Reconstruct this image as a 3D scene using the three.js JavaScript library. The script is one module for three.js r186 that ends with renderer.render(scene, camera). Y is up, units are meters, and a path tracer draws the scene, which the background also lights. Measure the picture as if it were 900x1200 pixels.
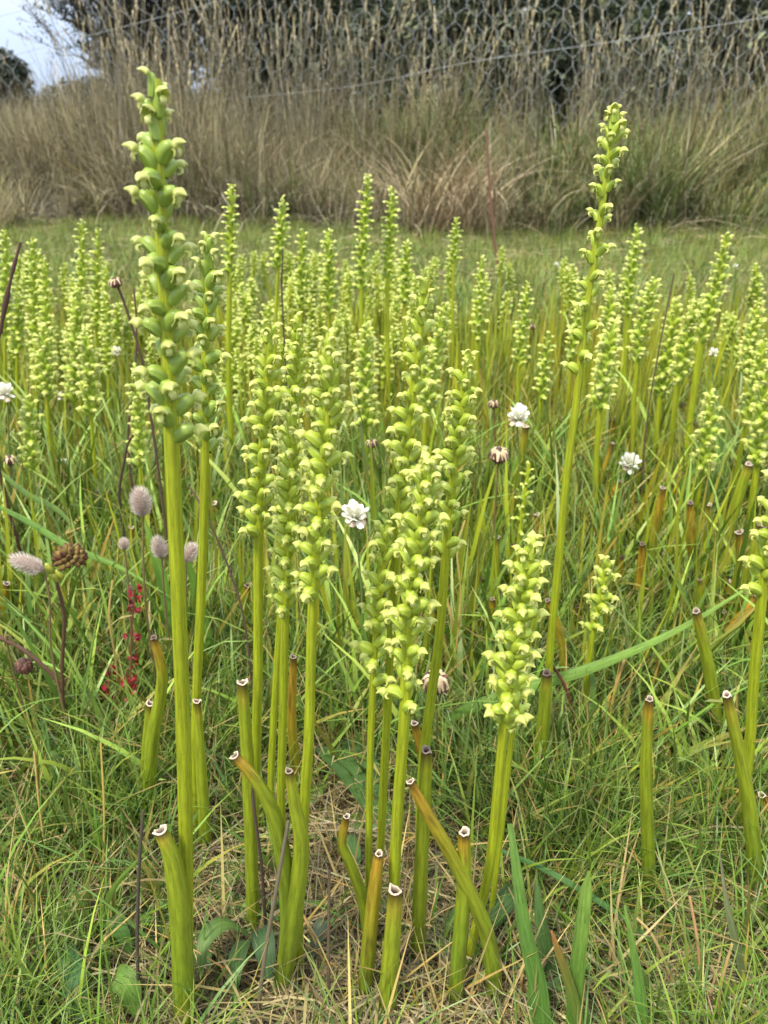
import * as THREE from 'three';
import { mergeGeometries } from 'three/addons/utils/BufferGeometryUtils.js';

// ---------------------------------------------------------------- camera, sky, sun, exposure
const scene = new THREE.Scene();
const EYE = 0.42, PITCH = 27 * Math.PI / 180, FPX = 960;          // eye height, downward tilt, focal length in pixels of a 900 x 1200 frame
const camera = new THREE.PerspectiveCamera(2 * Math.atan(600 / FPX) * 180 / Math.PI, 0.75, 0.01, 400);
camera.position.set(0, EYE, 0);
camera.rotation.x = -PITCH;
camera.focus = 0.38;
camera.userData.fStop = 19;
const renderer = new THREE.WebGLRenderer({ antialias: true });
renderer.setSize(768, 1024);
renderer.toneMapping = THREE.LinearToneMapping;
renderer.toneMappingExposure = 3.65;
renderer.shadowMap.enabled = true;

let seed = 12345;
function rnd() { seed = (seed + 0x6d2b79f5) | 0; let t = Math.imul(seed ^ (seed >>> 15), 1 | seed); t = (t + Math.imul(t ^ (t >>> 7), 61 | t)) ^ t; return ((t ^ (t >>> 14)) >>> 0) / 4294967296; }
const rr = (a, b) => a + (b - a) * rnd();
const gauss = () => (rnd() + rnd() + rnd() + rnd() - 2) * 0.87;
const hash = (i, j, k) => { let h = Math.imul(i, 374761393) + Math.imul(j, 668265263) + Math.imul(k, 2147483647); h = Math.imul(h ^ (h >>> 13), 1274126177); return ((h ^ (h >>> 16)) >>> 0) / 4294967296; };
const sm = (t) => t * t * (3 - 2 * t), lerp = (a, b, t) => a + (b - a) * t, clamp = (x, a, b) => Math.min(b, Math.max(a, x));
const step = (a, b, x) => sm(clamp((x - a) / (b - a), 0, 1));
function noise(x, y, k = 0, per = 0) {
  const i = Math.floor(x), j = Math.floor(y), u = sm(x - i), v = sm(y - j), w = per ? (n) => ((n % per) + per) % per : (n) => n;
  return lerp(lerp(hash(w(i), w(j), k), hash(w(i + 1), w(j), k), u), lerp(hash(w(i), w(j + 1), k), hash(w(i + 1), w(j + 1), k), u), v);
}
{
  const W = 512, H = 256, d = new Float32Array(W * H * 4);
  for (let j = 0; j < H; j++) {
    const e = ((j + 0.5) / H - 0.5) * Math.PI, s = Math.max(0, Math.sin(e));
    for (let i = 0; i < W; i++) {
      let n = 0;
      for (let o = 0, a = 0.5; o < 4; o++, a *= 0.5) n += a * noise((i / W) * 8 * 2 ** o, (j / H) * 7 * 2 ** o, o + 3, 8 * 2 ** o);
      const c = step(0.36, 0.66, n), L = 0.28 + 0.42 * s, o = (j * W + i) * 4;      // thin bright overcast with bluish gaps
      d[o] = L * lerp(0.7, 1.05, c); d[o + 1] = L * lerp(0.86, 1.03, c); d[o + 2] = L * lerp(1.12, 0.99, c); d[o + 3] = 1;
    }
  }
  const t = new THREE.DataTexture(d, W, H, THREE.RGBAFormat, THREE.FloatType);
  t.mapping = THREE.EquirectangularReflectionMapping; t.magFilter = THREE.LinearFilter; t.needsUpdate = true;
  scene.background = t; scene.environment = t;
}
const sun = new THREE.DirectionalLight(new THREE.Color(1, 0.92, 0.76), 1.5);
sun.position.set(-1.6, 4.2, 1.6);
sun.castShadow = true; sun.shadow.radius = 20; sun.shadow.mapSize.set(2048, 2048);
Object.assign(sun.shadow.camera, { left: -5, right: 5, top: 5, bottom: -5, near: 0.1, far: 20 });
scene.add(sun, sun.target);

// ---------------------------------------------------------------- helpers
const V = (x, y, z) => new THREE.Vector3(x, y, z);
const lin = (hex) => new THREE.Color(hex);
const terr = (x, d) => 0.012 * (noise(x * 6 + 40, d * 6, 1) - 0.5) * step(0.32, 0.9, d) + 0.02 * (noise(x * 2 + 9, d * 2, 2) - 0.5) * step(0.8, 2, d) + 0.2 * step(2.95, 4.3, d + 0.25 * (noise(x * 1.7 + 5, 3, 7) - 0.5));
function at(px, py, d) {                         // the point on a sight line of the layout frame at forward distance d
  const u = (px - 450) / FPX, v = (600 - py) / FPX, c = Math.cos(PITCH), s = Math.sin(PITCH), t = d / (v * s + c);
  return V(u * t, EYE + (v * c - s) * t, -d);
}
const depthOf = (py, d) => d / (((600 - py) / FPX) * Math.sin(PITCH) + Math.cos(PITCH));   // depth along the optical axis
const groundD = (py) => EYE / Math.tan(PITCH + Math.atan((py - 600) / FPX));
function atGround(px, py) { const p = at(px, py, groundD(py)); p.y = terr(p.x, -p.z); return p; }
const names = {};
function numbered(n) { const k = names[n] = (names[n] ?? -1) + 1; return k ? n + '_' + String(k).padStart(3, '0') : n; }
function thing(name, label, category, base, group) {
  const o = new THREE.Group(); o.name = numbered(name); o.position.copy(base); o.userData = { label, category };
  if (group) o.userData.group = group;
  scene.add(o); return o;
}
function part(name, geo, mat, parent, extra) {            // geometry in world coordinates; moved to the thing's base
  let root = parent, off = V(0, 0, 0);
  while (root && root !== scene) { off.add(root.position); root = root.parent; }
  geo.translate(-off.x, -off.y, -off.z);
  const m = new THREE.Mesh(geo, mat); m.name = name; m.castShadow = m.receiveShadow = true;
  if (extra) Object.assign(m.userData, extra);
  parent.add(m); return m;
}
class MB {                                                // collects strips and sweeps with vertex colours
  constructor() { this.p = []; this.c = []; this.u = []; this.i = []; }
  get n() { return this.p.length / 3; }
  vert(v, c, u = 0, w = 0) { this.p.push(v.x, v.y, v.z); this.c.push(c.r, c.g, c.b); this.u.push(u, w); }
  build() {
    const g = new THREE.BufferGeometry();
    g.setAttribute('position', new THREE.Float32BufferAttribute(this.p, 3)); g.setAttribute('color', new THREE.Float32BufferAttribute(this.c, 3)); g.setAttribute('uv', new THREE.Float32BufferAttribute(this.u, 2));
    g.setIndex(this.i); g.computeVertexNormals(); return g;
  }
  // a tube through pts; radius, colour as functions of (s 0..1, angle); squash flattens it
  tube(pts, rad, col, sides = 8, o = {}) {
    const n0 = this.n, m = pts.length, T = V(0, 0, 0), A = V(0, 0, 0), B = V(0, 0, 0), q = V(0, 0, 0); let len = 0;
    A.copy(Math.abs(pts[1].y - pts[0].y) > 0.8 * pts[1].distanceTo(pts[0]) ? V(1, 0, 0.2) : V(0, 1, 0));
    for (let k = 0; k < m; k++) {
      T.subVectors(pts[Math.min(m - 1, k + 1)], pts[Math.max(0, k - 1)]).normalize();
      A.addScaledVector(T, -A.dot(T)).normalize(); B.crossVectors(T, A);
      if (k) len += pts[k].distanceTo(pts[k - 1]);
      const s = k / (m - 1);
      for (let j = 0; j <= sides; j++) {
        const a = j / sides * Math.PI * 2, r = rad(s, a);
        q.copy(pts[k]).addScaledVector(A, Math.cos(a) * r * (o.wide ?? 1)).addScaledVector(B, Math.sin(a) * r);
        this.vert(q, col(s, a), j / sides * (o.round ?? 0.02), len);
      }
    }
    for (let k = 0; k < m - 1; k++) for (let j = 0; j < sides; j++) { const a = n0 + k * (sides + 1) + j, b = a + sides + 1; this.i.push(a, a + 1, b, a + 1, b + 1, b); }
    if (o.cap) { const c = this.n; this.vert(pts[m - 1], col(1, 0), 0, len); for (let j = 0; j < sides; j++) this.i.push(c - sides - 1 + j, c - sides + j, c); }
    return this;
  }
  // a ribbon along pts with half-width w(s), side vectors and a fold
  ribbon(pts, w, col, side, fold = 0) {
    const n0 = this.n, m = pts.length, T = V(0, 0, 0), S = V(0, 0, 0), N = V(0, 0, 0), q = V(0, 0, 0), cols = fold ? 3 : 2; let len = 0;
    for (let k = 0; k < m; k++) {
      T.subVectors(pts[Math.min(m - 1, k + 1)], pts[Math.max(0, k - 1)]).normalize();
      S.copy(typeof side === 'function' ? side(k / (m - 1)) : side).addScaledVector(T, -S.dot(T)).normalize(); N.crossVectors(S, T);
      if (k) len += pts[k].distanceTo(pts[k - 1]);
      const s = k / (m - 1), h = w(s);
      for (let j = 0; j < cols; j++) {
        const x = cols === 3 ? j - 1 : j * 2 - 1;
        q.copy(pts[k]).addScaledVector(S, x * h); if (x) q.addScaledVector(N, fold * h);
        this.vert(q, col(s, x), x * h, len);
      }
    }
    for (let k = 0; k < m - 1; k++) for (let j = 0; j < cols - 1; j++) { const a = n0 + k * cols + j, b = a + cols; this.i.push(a, a + 1, b, a + 1, b + 1, b); }
    return this;
  }
  blob(c, rx, ry, rz, col, nu = 8, nv = 5, dir) {                         // ellipsoid; its y axis along dir
    const n0 = this.n, Q = new THREE.Quaternion().setFromUnitVectors(V(0, 1, 0), dir ? dir.clone().normalize() : V(0, 1, 0)), q = V(0, 0, 0);
    for (let j = 0; j <= nv; j++) for (let i = 0; i <= nu; i++) {
      const a = i / nu * 2 * Math.PI, b = j / nv * Math.PI;
      q.set(rx * Math.sin(b) * Math.cos(a), -ry * Math.cos(b), rz * Math.sin(b) * Math.sin(a)).applyQuaternion(Q).add(c);
      this.vert(q, col(j / nv, a), i / nu * 0.01, j / nv * 0.01);
    }
    for (let j = 0; j < nv; j++) for (let i = 0; i < nu; i++) { const a = n0 + j * (nu + 1) + i, b = a + nu + 1; this.i.push(a, b, a + 1, a + 1, b, b + 1); }
    return this;
  }
}
const mix = (a, b, t) => a.clone().lerp(b, clamp(t, 0, 1));
const curve = (pts, n) => new THREE.CatmullRomCurve3(pts, false, 'centripetal').getPoints(n);
function smear(w, h, f, srgb = true) {                    // a computed texture
  const d = new Uint8Array(w * h * 4);
  for (let j = 0; j < h; j++) for (let i = 0; i < w; i++) { const c = f(i, j), o = (j * w + i) * 4; for (let k = 0; k < 3; k++) d[o + k] = clamp(c[k], 0, 1) * 255; d[o + 3] = 255; }
  const t = new THREE.DataTexture(d, w, h); t.wrapS = t.wrapT = THREE.RepeatWrapping; t.magFilter = THREE.LinearFilter; t.needsUpdate = true;
  if (srgb) t.colorSpace = THREE.SRGBColorSpace;
  return t;
}
// grain along a stem or leaf: fine streaks that run lengthwise, with small flecks
const streak = smear(128, 512, (i, j) => {
  let n = 0.55 * noise(i / 4, j / 96, 11, 32) + 0.3 * noise(i / 2, j / 24, 12, 64) + 0.15 * hash(i, j, 5);
  n = 0.8 + 0.36 * (n - 0.4); const fl = noise(i / 3, j / 5, 14) > 0.93 ? 0.82 : 1;
  return [n * fl, n * fl, n * fl * 0.96];
});
streak.repeat.set(50, 12);
const fleck = smear(256, 256, (i, j) => { const n = 0.86 + 0.28 * (0.5 * noise(i / 16, j / 16, 21, 16) + 0.3 * noise(i / 6, j / 6, 22) + 0.2 * hash(i, j, 6) - 0.4); return [n, n, n * 0.97]; });
fleck.repeat.set(60, 60);
const leafMat = (o = {}) => new THREE.MeshPhysicalMaterial({ vertexColors: true, side: THREE.DoubleSide, roughness: 0.5, transmission: 0.35, thickness: 0, ...o });
const M = {
  stem: new THREE.MeshPhysicalMaterial({ vertexColors: true, map: streak, roughness: 0.42, side: THREE.DoubleSide }),
  ovary: new THREE.MeshPhysicalMaterial({ vertexColors: true, map: fleck, roughness: 0.4, side: THREE.DoubleSide }),
  petal: leafMat({ roughness: 0.45, transmission: 0.3 }),
  blade: leafMat({ transmission: 0.32, roughness: 0.48 }),
  broad: leafMat({ map: streak, transmission: 0.28, roughness: 0.62, specularIntensity: 0.6 }),
  straw: leafMat({ transmission: 0.15, roughness: 0.75 }),
  dry: new THREE.MeshStandardMaterial({ vertexColors: true, map: fleck, roughness: 0.85, side: THREE.DoubleSide }),
  fuzz: leafMat({ transmission: 0.3, roughness: 0.9 }),
  wire: new THREE.MeshStandardMaterial({ color: lin('#a2a8aa'), roughness: 0.55, metalness: 0.25 }),
  dark: leafMat({ transmission: 0.2, roughness: 0.6 }),
};

// ---------------------------------------------------------------- ground
{
  const tex = smear(512, 512, (i, j) => {
    const a = noise(i / 64, j / 64, 31, 8), b = noise(i / 12, j / 12, 32, 0), c = hash(i, j, 8), f = noise(i / 3, j / 14, 33), g = noise(i / 14, j / 3, 34);
    const k = 0.6 + 0.5 * b + 0.3 * (c - 0.5), s = Math.max(f > 0.72 ? 1 : 0, g > 0.76 ? 1 : 0);
    return [k * lerp(0.13, 0.2, a) + s * 0.08, k * lerp(0.115, 0.16, a) + s * 0.07, k * lerp(0.08, 0.11, a) + s * 0.05];
  });
  tex.repeat.set(4, 4);
  const b = new MB(), NX = 150, NZ = 190, white = lin('#ffffff');
  for (let j = 0; j <= NZ; j++) for (let i = 0; i <= NX; i++) {
    const u = i / NX * 2 - 1, w = j / NZ, x = 2.2 * u + 150 * u ** 7, d = -2.5 + 8 * w + 250 * w ** 9;
    b.vert(V(x, terr(x, d), -d), white, x, d);
  }
  for (let j = 0; j < NZ; j++) for (let i = 0; i < NX; i++) { const a = j * (NX + 1) + i, c = a + NX + 1; b.i.push(a, a + 1, c, a + 1, c + 1, c); }
  const g = new THREE.Mesh(b.build(), new THREE.MeshStandardMaterial({ map: tex, bumpMap: tex, bumpScale: 0.006, roughness: 0.95 }));
  g.name = 'ground'; g.receiveShadow = true; g.userData = { kind: 'structure', label: 'brown soil and dead thatch under the meadow grass', category: 'ground' };
  scene.add(g);
}

// ---------------------------------------------------------------- grass and other ground cover (uncountable)
function bladeInto(b, base, az, len, lean, bend, hw, c0, c1, segs = 5, twist = 0, fold = 0) {
  const pts = [base.clone()], q = base.clone(), st = len / segs, side0 = V(-Math.sin(az + twist), 0, Math.cos(az + twist));
  for (let k = 0; k < segs; k++) { const th = lean + bend * ((k + 0.5) / segs) ** 1.3; q.add(V(Math.cos(az) * Math.sin(th) * st, Math.cos(th) * st, Math.sin(az) * Math.sin(th) * st)); pts.push(q.clone()); }
  b.ribbon(pts, (s) => hw * Math.max(0.04, (1 - s ** 2.2) * (0.75 + 0.5 * Math.min(1, s * 3))), (s) => mix(c0, c1, s ** 1.6), side0, fold);
}
function tuft(n, o) {
  const b = new MB();
  for (let i = 0; i < n; i++) {
    const a = rr(0, 6.283), r = o.r * Math.sqrt(rnd()), k = rr(0.72, 1.3), tipdry = rnd() < (o.dry ?? 0.1);
    const c0 = lin(o.c[Math.floor(rnd() * o.c.length)]).multiplyScalar(k), c1 = tipdry ? lin('#a78a45').multiplyScalar(rr(0.6, 1.1)) : mix(c0, lin(o.tip ?? '#94a83e'), rr(0.1, 0.5));
    bladeInto(b, V(Math.cos(a) * r, -0.01, Math.sin(a) * r), rr(0, 6.283), rr(...o.len), rr(...o.lean), rr(...o.bend), rr(...o.w), c0, c1, o.segs ?? 5, rr(-0.6, 0.6));
  }
  return b.build();
}
function scatter(group, geos, mat, spots, child) {         // spots: [x, y, z, turn, sx, sy, tint]
  const lists = geos.map(() => []);
  spots.forEach((s, i) => lists[i % geos.length].push(s));
  const m4 = new THREE.Matrix4(), Q = new THREE.Quaternion(), E = new THREE.Euler(), col = new THREE.Color();
  if (mat !== M.dark) {                                    // grass: joined into one mesh
    const tot = lists.reduce((a, l, k) => [a[0] + l.length * geos[k].attributes.position.count, a[1] + l.length * geos[k].index.count], [0, 0]);
    const P = new Float32Array(tot[0] * 3), N = new Float32Array(tot[0] * 3), C = new Float32Array(tot[0] * 3), U = new Float32Array(tot[0] * 2), I = new Uint32Array(tot[1]); let v = 0, n = 0; const a = V(0, 0, 0), n3 = new THREE.Matrix3();
    lists.forEach((l, k) => { const G = geos[k].attributes, ix = geos[k].index.array; for (const s of l) {
      Q.setFromEuler(E.set(s[7] ?? 0, s[3], s[8] ?? 0)); m4.compose(V(s[0], s[1], s[2]), Q, V(s[4], s[5], s[4])); n3.getNormalMatrix(m4); const t = Array.isArray(s[6]) ? s[6] : [s[6], s[6], s[6]], v0 = v;
      for (let j = 0; j < G.position.count; j++, v++) {
        a.fromBufferAttribute(G.position, j).applyMatrix4(m4); P.set([a.x, a.y, a.z], v * 3);
        a.fromBufferAttribute(G.normal, j).applyMatrix3(n3).normalize(); N.set([a.x, a.y, a.z], v * 3);
        for (let c = 0; c < 3; c++) C[v * 3 + c] = G.color.array[j * 3 + c] * t[c];
      }
      for (let j = 0; j < ix.length; j++) I[n++] = ix[j] + v0;
    } });
    const g = new THREE.BufferGeometry(); g.setAttribute('position', new THREE.BufferAttribute(P, 3)); g.setAttribute('normal', new THREE.BufferAttribute(N, 3)); g.setAttribute('color', new THREE.BufferAttribute(C, 3)); g.setAttribute('uv', new THREE.BufferAttribute(U, 2)); g.setIndex(new THREE.BufferAttribute(I, 1));
    const m = new THREE.Mesh(g, mat); m.name = child; m.castShadow = m.receiveShadow = true; m.userData.kind = 'stuff'; group.add(m); return;
  }
  lists.forEach((l, k) => {
    if (!l.length) return;
    const im = new THREE.InstancedMesh(geos[k], mat, l.length); im.name = child; im.castShadow = im.receiveShadow = true;
    l.forEach((s, i) => {
      Q.setFromEuler(E.set(s[7] ?? 0, s[3], s[8] ?? 0));
      im.setMatrixAt(i, m4.compose(V(s[0], s[1], s[2]), Q, V(s[4], s[5], s[4]))); im.setColorAt(i, Array.isArray(s[6]) ? col.setRGB(...s[6]) : col.setScalar(s[6]));
    });
    group.add(im);
  });
}
function stuff(name, label, category) { const g = new THREE.Group(); g.name = name; g.userData = { kind: 'stuff', label, category }; scene.add(g); return g; }
// area sampler over what the frame sees, with a margin
function sow(n, d0, d1, keep, pow = 1) {
  const out = [];
  while (out.length < n) {
    const d = d0 + (d1 - d0) * rnd() ** pow, half = 0.24 + 0.5 * d, x = rr(-half, half);
    if (rnd() * (0.24 + 0.5 * d1) > half && pow === 1) continue;
    if (rnd() < keep(x, d)) out.push([x, d]);
  }
  return out;
}
const open = (x, d) => Math.min(1, Math.max(step(0.17, 0.08, Math.hypot(x + 0.035, (d - 0.3) * 1.1)), 0.85 * step(0.055, 0.02, Math.hypot(x + 0.175, d - 0.31)), 0.85 * step(0.07, 0.025, Math.hypot(x - 0.16, (d - 0.285) * 1.3)), 0.8 * step(0.06, 0.02, Math.hypot(x - 0.14, d - 0.46)), 0.7 * step(0.05, 0.02, Math.hypot(x + 0.1, d - 0.5)), 0.8 * step(0.06, 0.02, Math.hypot(x + 0.12, (d - 0.27) * 1.4)), 0.7 * step(0.07, 0.02, Math.hypot(x - 0.13, d - 0.27)), 0.85 * step(0.28, 0.23, d) * step(0.03, 0.0, Math.abs(x + 0.03) - 0.07)));   // trampled patch of thatch
{
  const G = ['#4f7228', '#3d6224', '#62842c', '#466c2c', '#788e36', '#4d733a'];
  const fine = [0, 1, 2, 3, 4, 5].map(() => tuft(13, { r: 0.02, c: G, len: [0.035, 0.1], lean: [0.03, 0.5], bend: [0.1, 1.3], w: [0.00045, 0.0009], dry: 0.15 }));
  const far = [0, 1, 2, 3, 4].map(() => tuft(11, { r: 0.025, c: ['#6a8838', '#7a9640', '#5c7a32', '#8b9c4a', '#6a8848'], len: [0.045, 0.12], lean: [0.03, 0.45], bend: [0.1, 1.2], w: [0.0008, 0.0014], dry: 0.25, segs: 3 }));
  const wide = [0, 1, 2, 3].map(() => tuft(6, { r: 0.015, c: ['#5d7f2e', '#6d9038', '#53732c', '#87a240'], len: [0.05, 0.13], lean: [0.05, 0.45], bend: [0.1, 1.0], w: [0.001, 0.0021], dry: 0.2 }));
  const upright = [0, 1, 2, 3].map(() => tuft(5, { r: 0.03, c: ['#98a62a', '#8b9c2c', '#a6ac38', '#7d942c'], tip: '#b4b444', len: [0.06, 0.16], lean: [0, 0.22], bend: [-0.1, 0.3], w: [0.0012, 0.0025], dry: 0.1, segs: 3 }));
  const g1 = stuff('green_grass', 'fine green meadow grass filling the ground between the orchids', 'grass');
  const place = (list, f, y0 = 0) => list.map(([x, d]) => { const s = f(x, d), w = rnd() < 0.2 ? 1.15 : 1; return [x, terr(x, d) + y0, -d, rr(0, 6.283), s, s * rr(0.8, 1.2), ((k) => [k * rr(0.92, 1.1) * w, k, k * rr(0.65, 0.95)])(rr(0.74, 1.24)), rr(-0.15, 0.15), rr(-0.15, 0.15)]; });
  const shrink = (x, d) => lerp(0.75, 1, step(0.26, 0.4, d));
  scatter(g1, fine, M.blade, place(sow(3900, 0.21, 0.85, (x, d) => (1 - 0.96 * open(x, d)) * (0.12 + 0.88 * step(0.25, 0.7, noise(x * 16, d * 16, 4)))), (x, d) => rr(0.7, 1.2) * shrink(x, d)), 'tuft');
  scatter(g1, fine, M.blade, place(sow(800, 0.19, 0.38, (x, d) => (1 - 0.97 * open(x, d)) * (0.3 + 0.7 * noise(x * 22 + 4, d * 22, 72)) * (1 - 0.8 * step(0.05, 0.02, Math.abs(x - 0.095)) * step(0.29, 0.26, d))), (x, d) => rr(0.6, 1.1)), 'tuft');
  scatter(g1, far, M.blade, place(sow(11500, 0.7, 3.1, () => 1), (x, d) => rr(0.6, 1.1) * lerp(1, 0.62, step(0.9, 2.4, d))), 'tuft');
  scatter(g1, wide, M.blade, place(sow(1300, 0.24, 0.9, (x, d) => (1 - 0.9 * open(x, d)) * noise(x * 9 + 3, d * 9, 5)), (x, d) => rr(0.75, lerp(1, 1.55, step(0.34, 0.5, d))) * shrink(x, d)), 'broad_tuft');
  scatter(g1, wide, M.blade, place(sow(1500, 0.7, 2.6, (x, d) => 0.3 + noise(x * 4, d * 4, 6)), (x, d) => rr(0.7, 1.2) * lerp(1, 0.62, step(0.9, 2.4, d))), 'broad_tuft');
  scatter(g1, upright, M.blade, place(sow(1800, 0.5, 1.5, (x, d) => 0.25 + 0.9 * noise(x * 5 + 2, d * 5, 26)), (x, d) => rr(0.6, 1.1)), 'upright_tuft');

  const straws = [0, 1, 2, 3].map(() => tuft(6, { r: 0.025, c: ['#a8976a', '#958459', '#bba97c', '#857650', '#a68a50'], tip: '#c4b488', len: [0.04, 0.12], lean: [0.05, 0.9], bend: [-0.3, 0.8], w: [0.00045, 0.0009], dry: 0, segs: 3 }));
  const g2 = stuff('dry_grass', 'dead straw coloured stems standing among the green meadow grass', 'grass');
  scatter(g2, straws, M.straw, place(sow(1700, 0.21, 0.9, (x, d) => 0.4 + 0.6 * noise(x * 11, d * 11, 9)), () => rr(0.6, 1.1)), 'straw_tuft');
  scatter(g2, straws, M.straw, place(sow(3000, 0.8, 3.1, () => 1), (x, d) => rr(0.6, 1.1) * lerp(1, 0.55, step(0.9, 2.4, d))), 'straw_tuft');

  const fibre = [0, 1, 2, 3].map(() => {
    const b = new MB();
    for (let i = 0; i < 12; i++) {
      const a = rr(0, 6.283), len = rr(0.025, 0.08), c = lin(['#b3a88c', '#95896e', '#c9bea0', '#756a54', '#a59a82'][Math.floor(rnd() * 5)]).multiplyScalar(rr(0.6, 1.1)), p = V(rr(-0.03, 0.03), rr(0, 0.012), rr(-0.03, 0.03)), pts = [], cv = rr(-2.2, 2.2), up = rr(-0.15, 0.25);
      for (let k = 0, t = a; k <= 5; k++, t += cv / 5) { pts.push(p.clone()); p.add(V(Math.cos(t) * len / 5, up * len / 5 - (k > 2 ? up * len / 2.6 : 0), Math.sin(t) * len / 5)); }
      b.ribbon(pts, () => rr(0.0003, 0.0005), () => c, V(Math.sin(a) * 0.3, 1, -Math.cos(a)).normalize());
    }
    return b.build();
  });
  const g3 = stuff('thatch', 'matted pale dead grass lying on the soil', 'thatch');
  scatter(g3, fibre, M.straw, place(sow(3000, 0.2, 0.7, (x, d) => 0.25 + 0.75 * open(x, d)), () => rr(0.7, 1.2), 0.001), 'thatch_tuft');
  scatter(g3, fibre, M.straw, place(sow(1300, 0.6, 3.1, () => 1), () => rr(0.9, 1.6), 0.003), 'thatch_tuft');

  const ov = [0, 1, 2].map(() => {
    const b = new MB();
    for (let i = 0; i < 3; i++) { const a = rr(0, 6.283), L = rr(0.014, 0.032), up = rr(0.15, 0.6), c = lin(['#557a30', '#64863a', '#4a6c2c'][i]).multiplyScalar(rr(0.8, 1.2)); b.ribbon([0, 0.2, 0.4, 0.6, 0.8, 1].map((q) => V(Math.cos(a) * q * L, 0.003 + L * (up * q - 0.45 * q * q), Math.sin(a) * q * L)), (q) => L * rr(0.2, 0.22) * Math.max(0.05, Math.sin(Math.PI * (0.06 + 0.92 * q)) ** 0.8), (q, x) => c.clone().multiplyScalar(x ? 0.95 : 1.2), V(-Math.sin(a), 0, Math.cos(a)), 0.2); }
    return b.build();
  });
  const g5 = stuff('low_leaves', 'small oval leaves low among the thatch and grass', 'ground cover');
  scatter(g5, ov, M.blade, place(sow(230, 0.22, 0.6, (x, d) => 0.2 + 0.5 * noise(x * 16, d * 16, 71) + 0.5 * open(x, d)), () => rr(0.6, 1.2), 0.004), 'leaf_cluster');
  const leafs = [0, 1, 2].map(() => {                                                 // low clover leaves
    const b = new MB();
    for (let i = 0; i < 4; i++) {
      const a = rr(0, 6.283), h = rr(0.008, 0.03), p = V(rr(-0.015, 0.015), h, rr(-0.015, 0.015)), c = lin(['#5b7f30', '#4f742e', '#6d8f3a'][i % 3]).multiplyScalar(rr(0.8, 1.15));
      b.ribbon([V(p.x * 0.4, 0, p.z * 0.4), p.clone()], () => 0.0004, () => c, V(1, 0, 0));
      for (let k = 0; k < 3; k++) { const t = a + k * 2.1, D = V(Math.cos(t), rr(-0.1, 0.35), Math.sin(t)), L = rr(0.004, 0.0075); b.ribbon([0, 0.25, 0.55, 0.85, 1].map((s) => p.clone().addScaledVector(D, s * L)), (s) => L * 0.42 * Math.sin(Math.PI * (0.08 + 0.84 * s)) ** 0.6, () => c, V(-Math.sin(t), 0, Math.cos(t)), 0.25); }
    }
    return b.build();
  });
  const g4 = stuff('clover_leaves', 'small green clover leaves low among the grass', 'ground cover');
  scatter(g4, leafs, M.blade, place(sow(800, 0.27, 1.2, (x, d) => 0.1 + 0.6 * step(0.4, 0.8, noise(x * 8, d * 8, 15))), () => rr(0.4, 0.85)), 'leaf_cluster');
}

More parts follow.
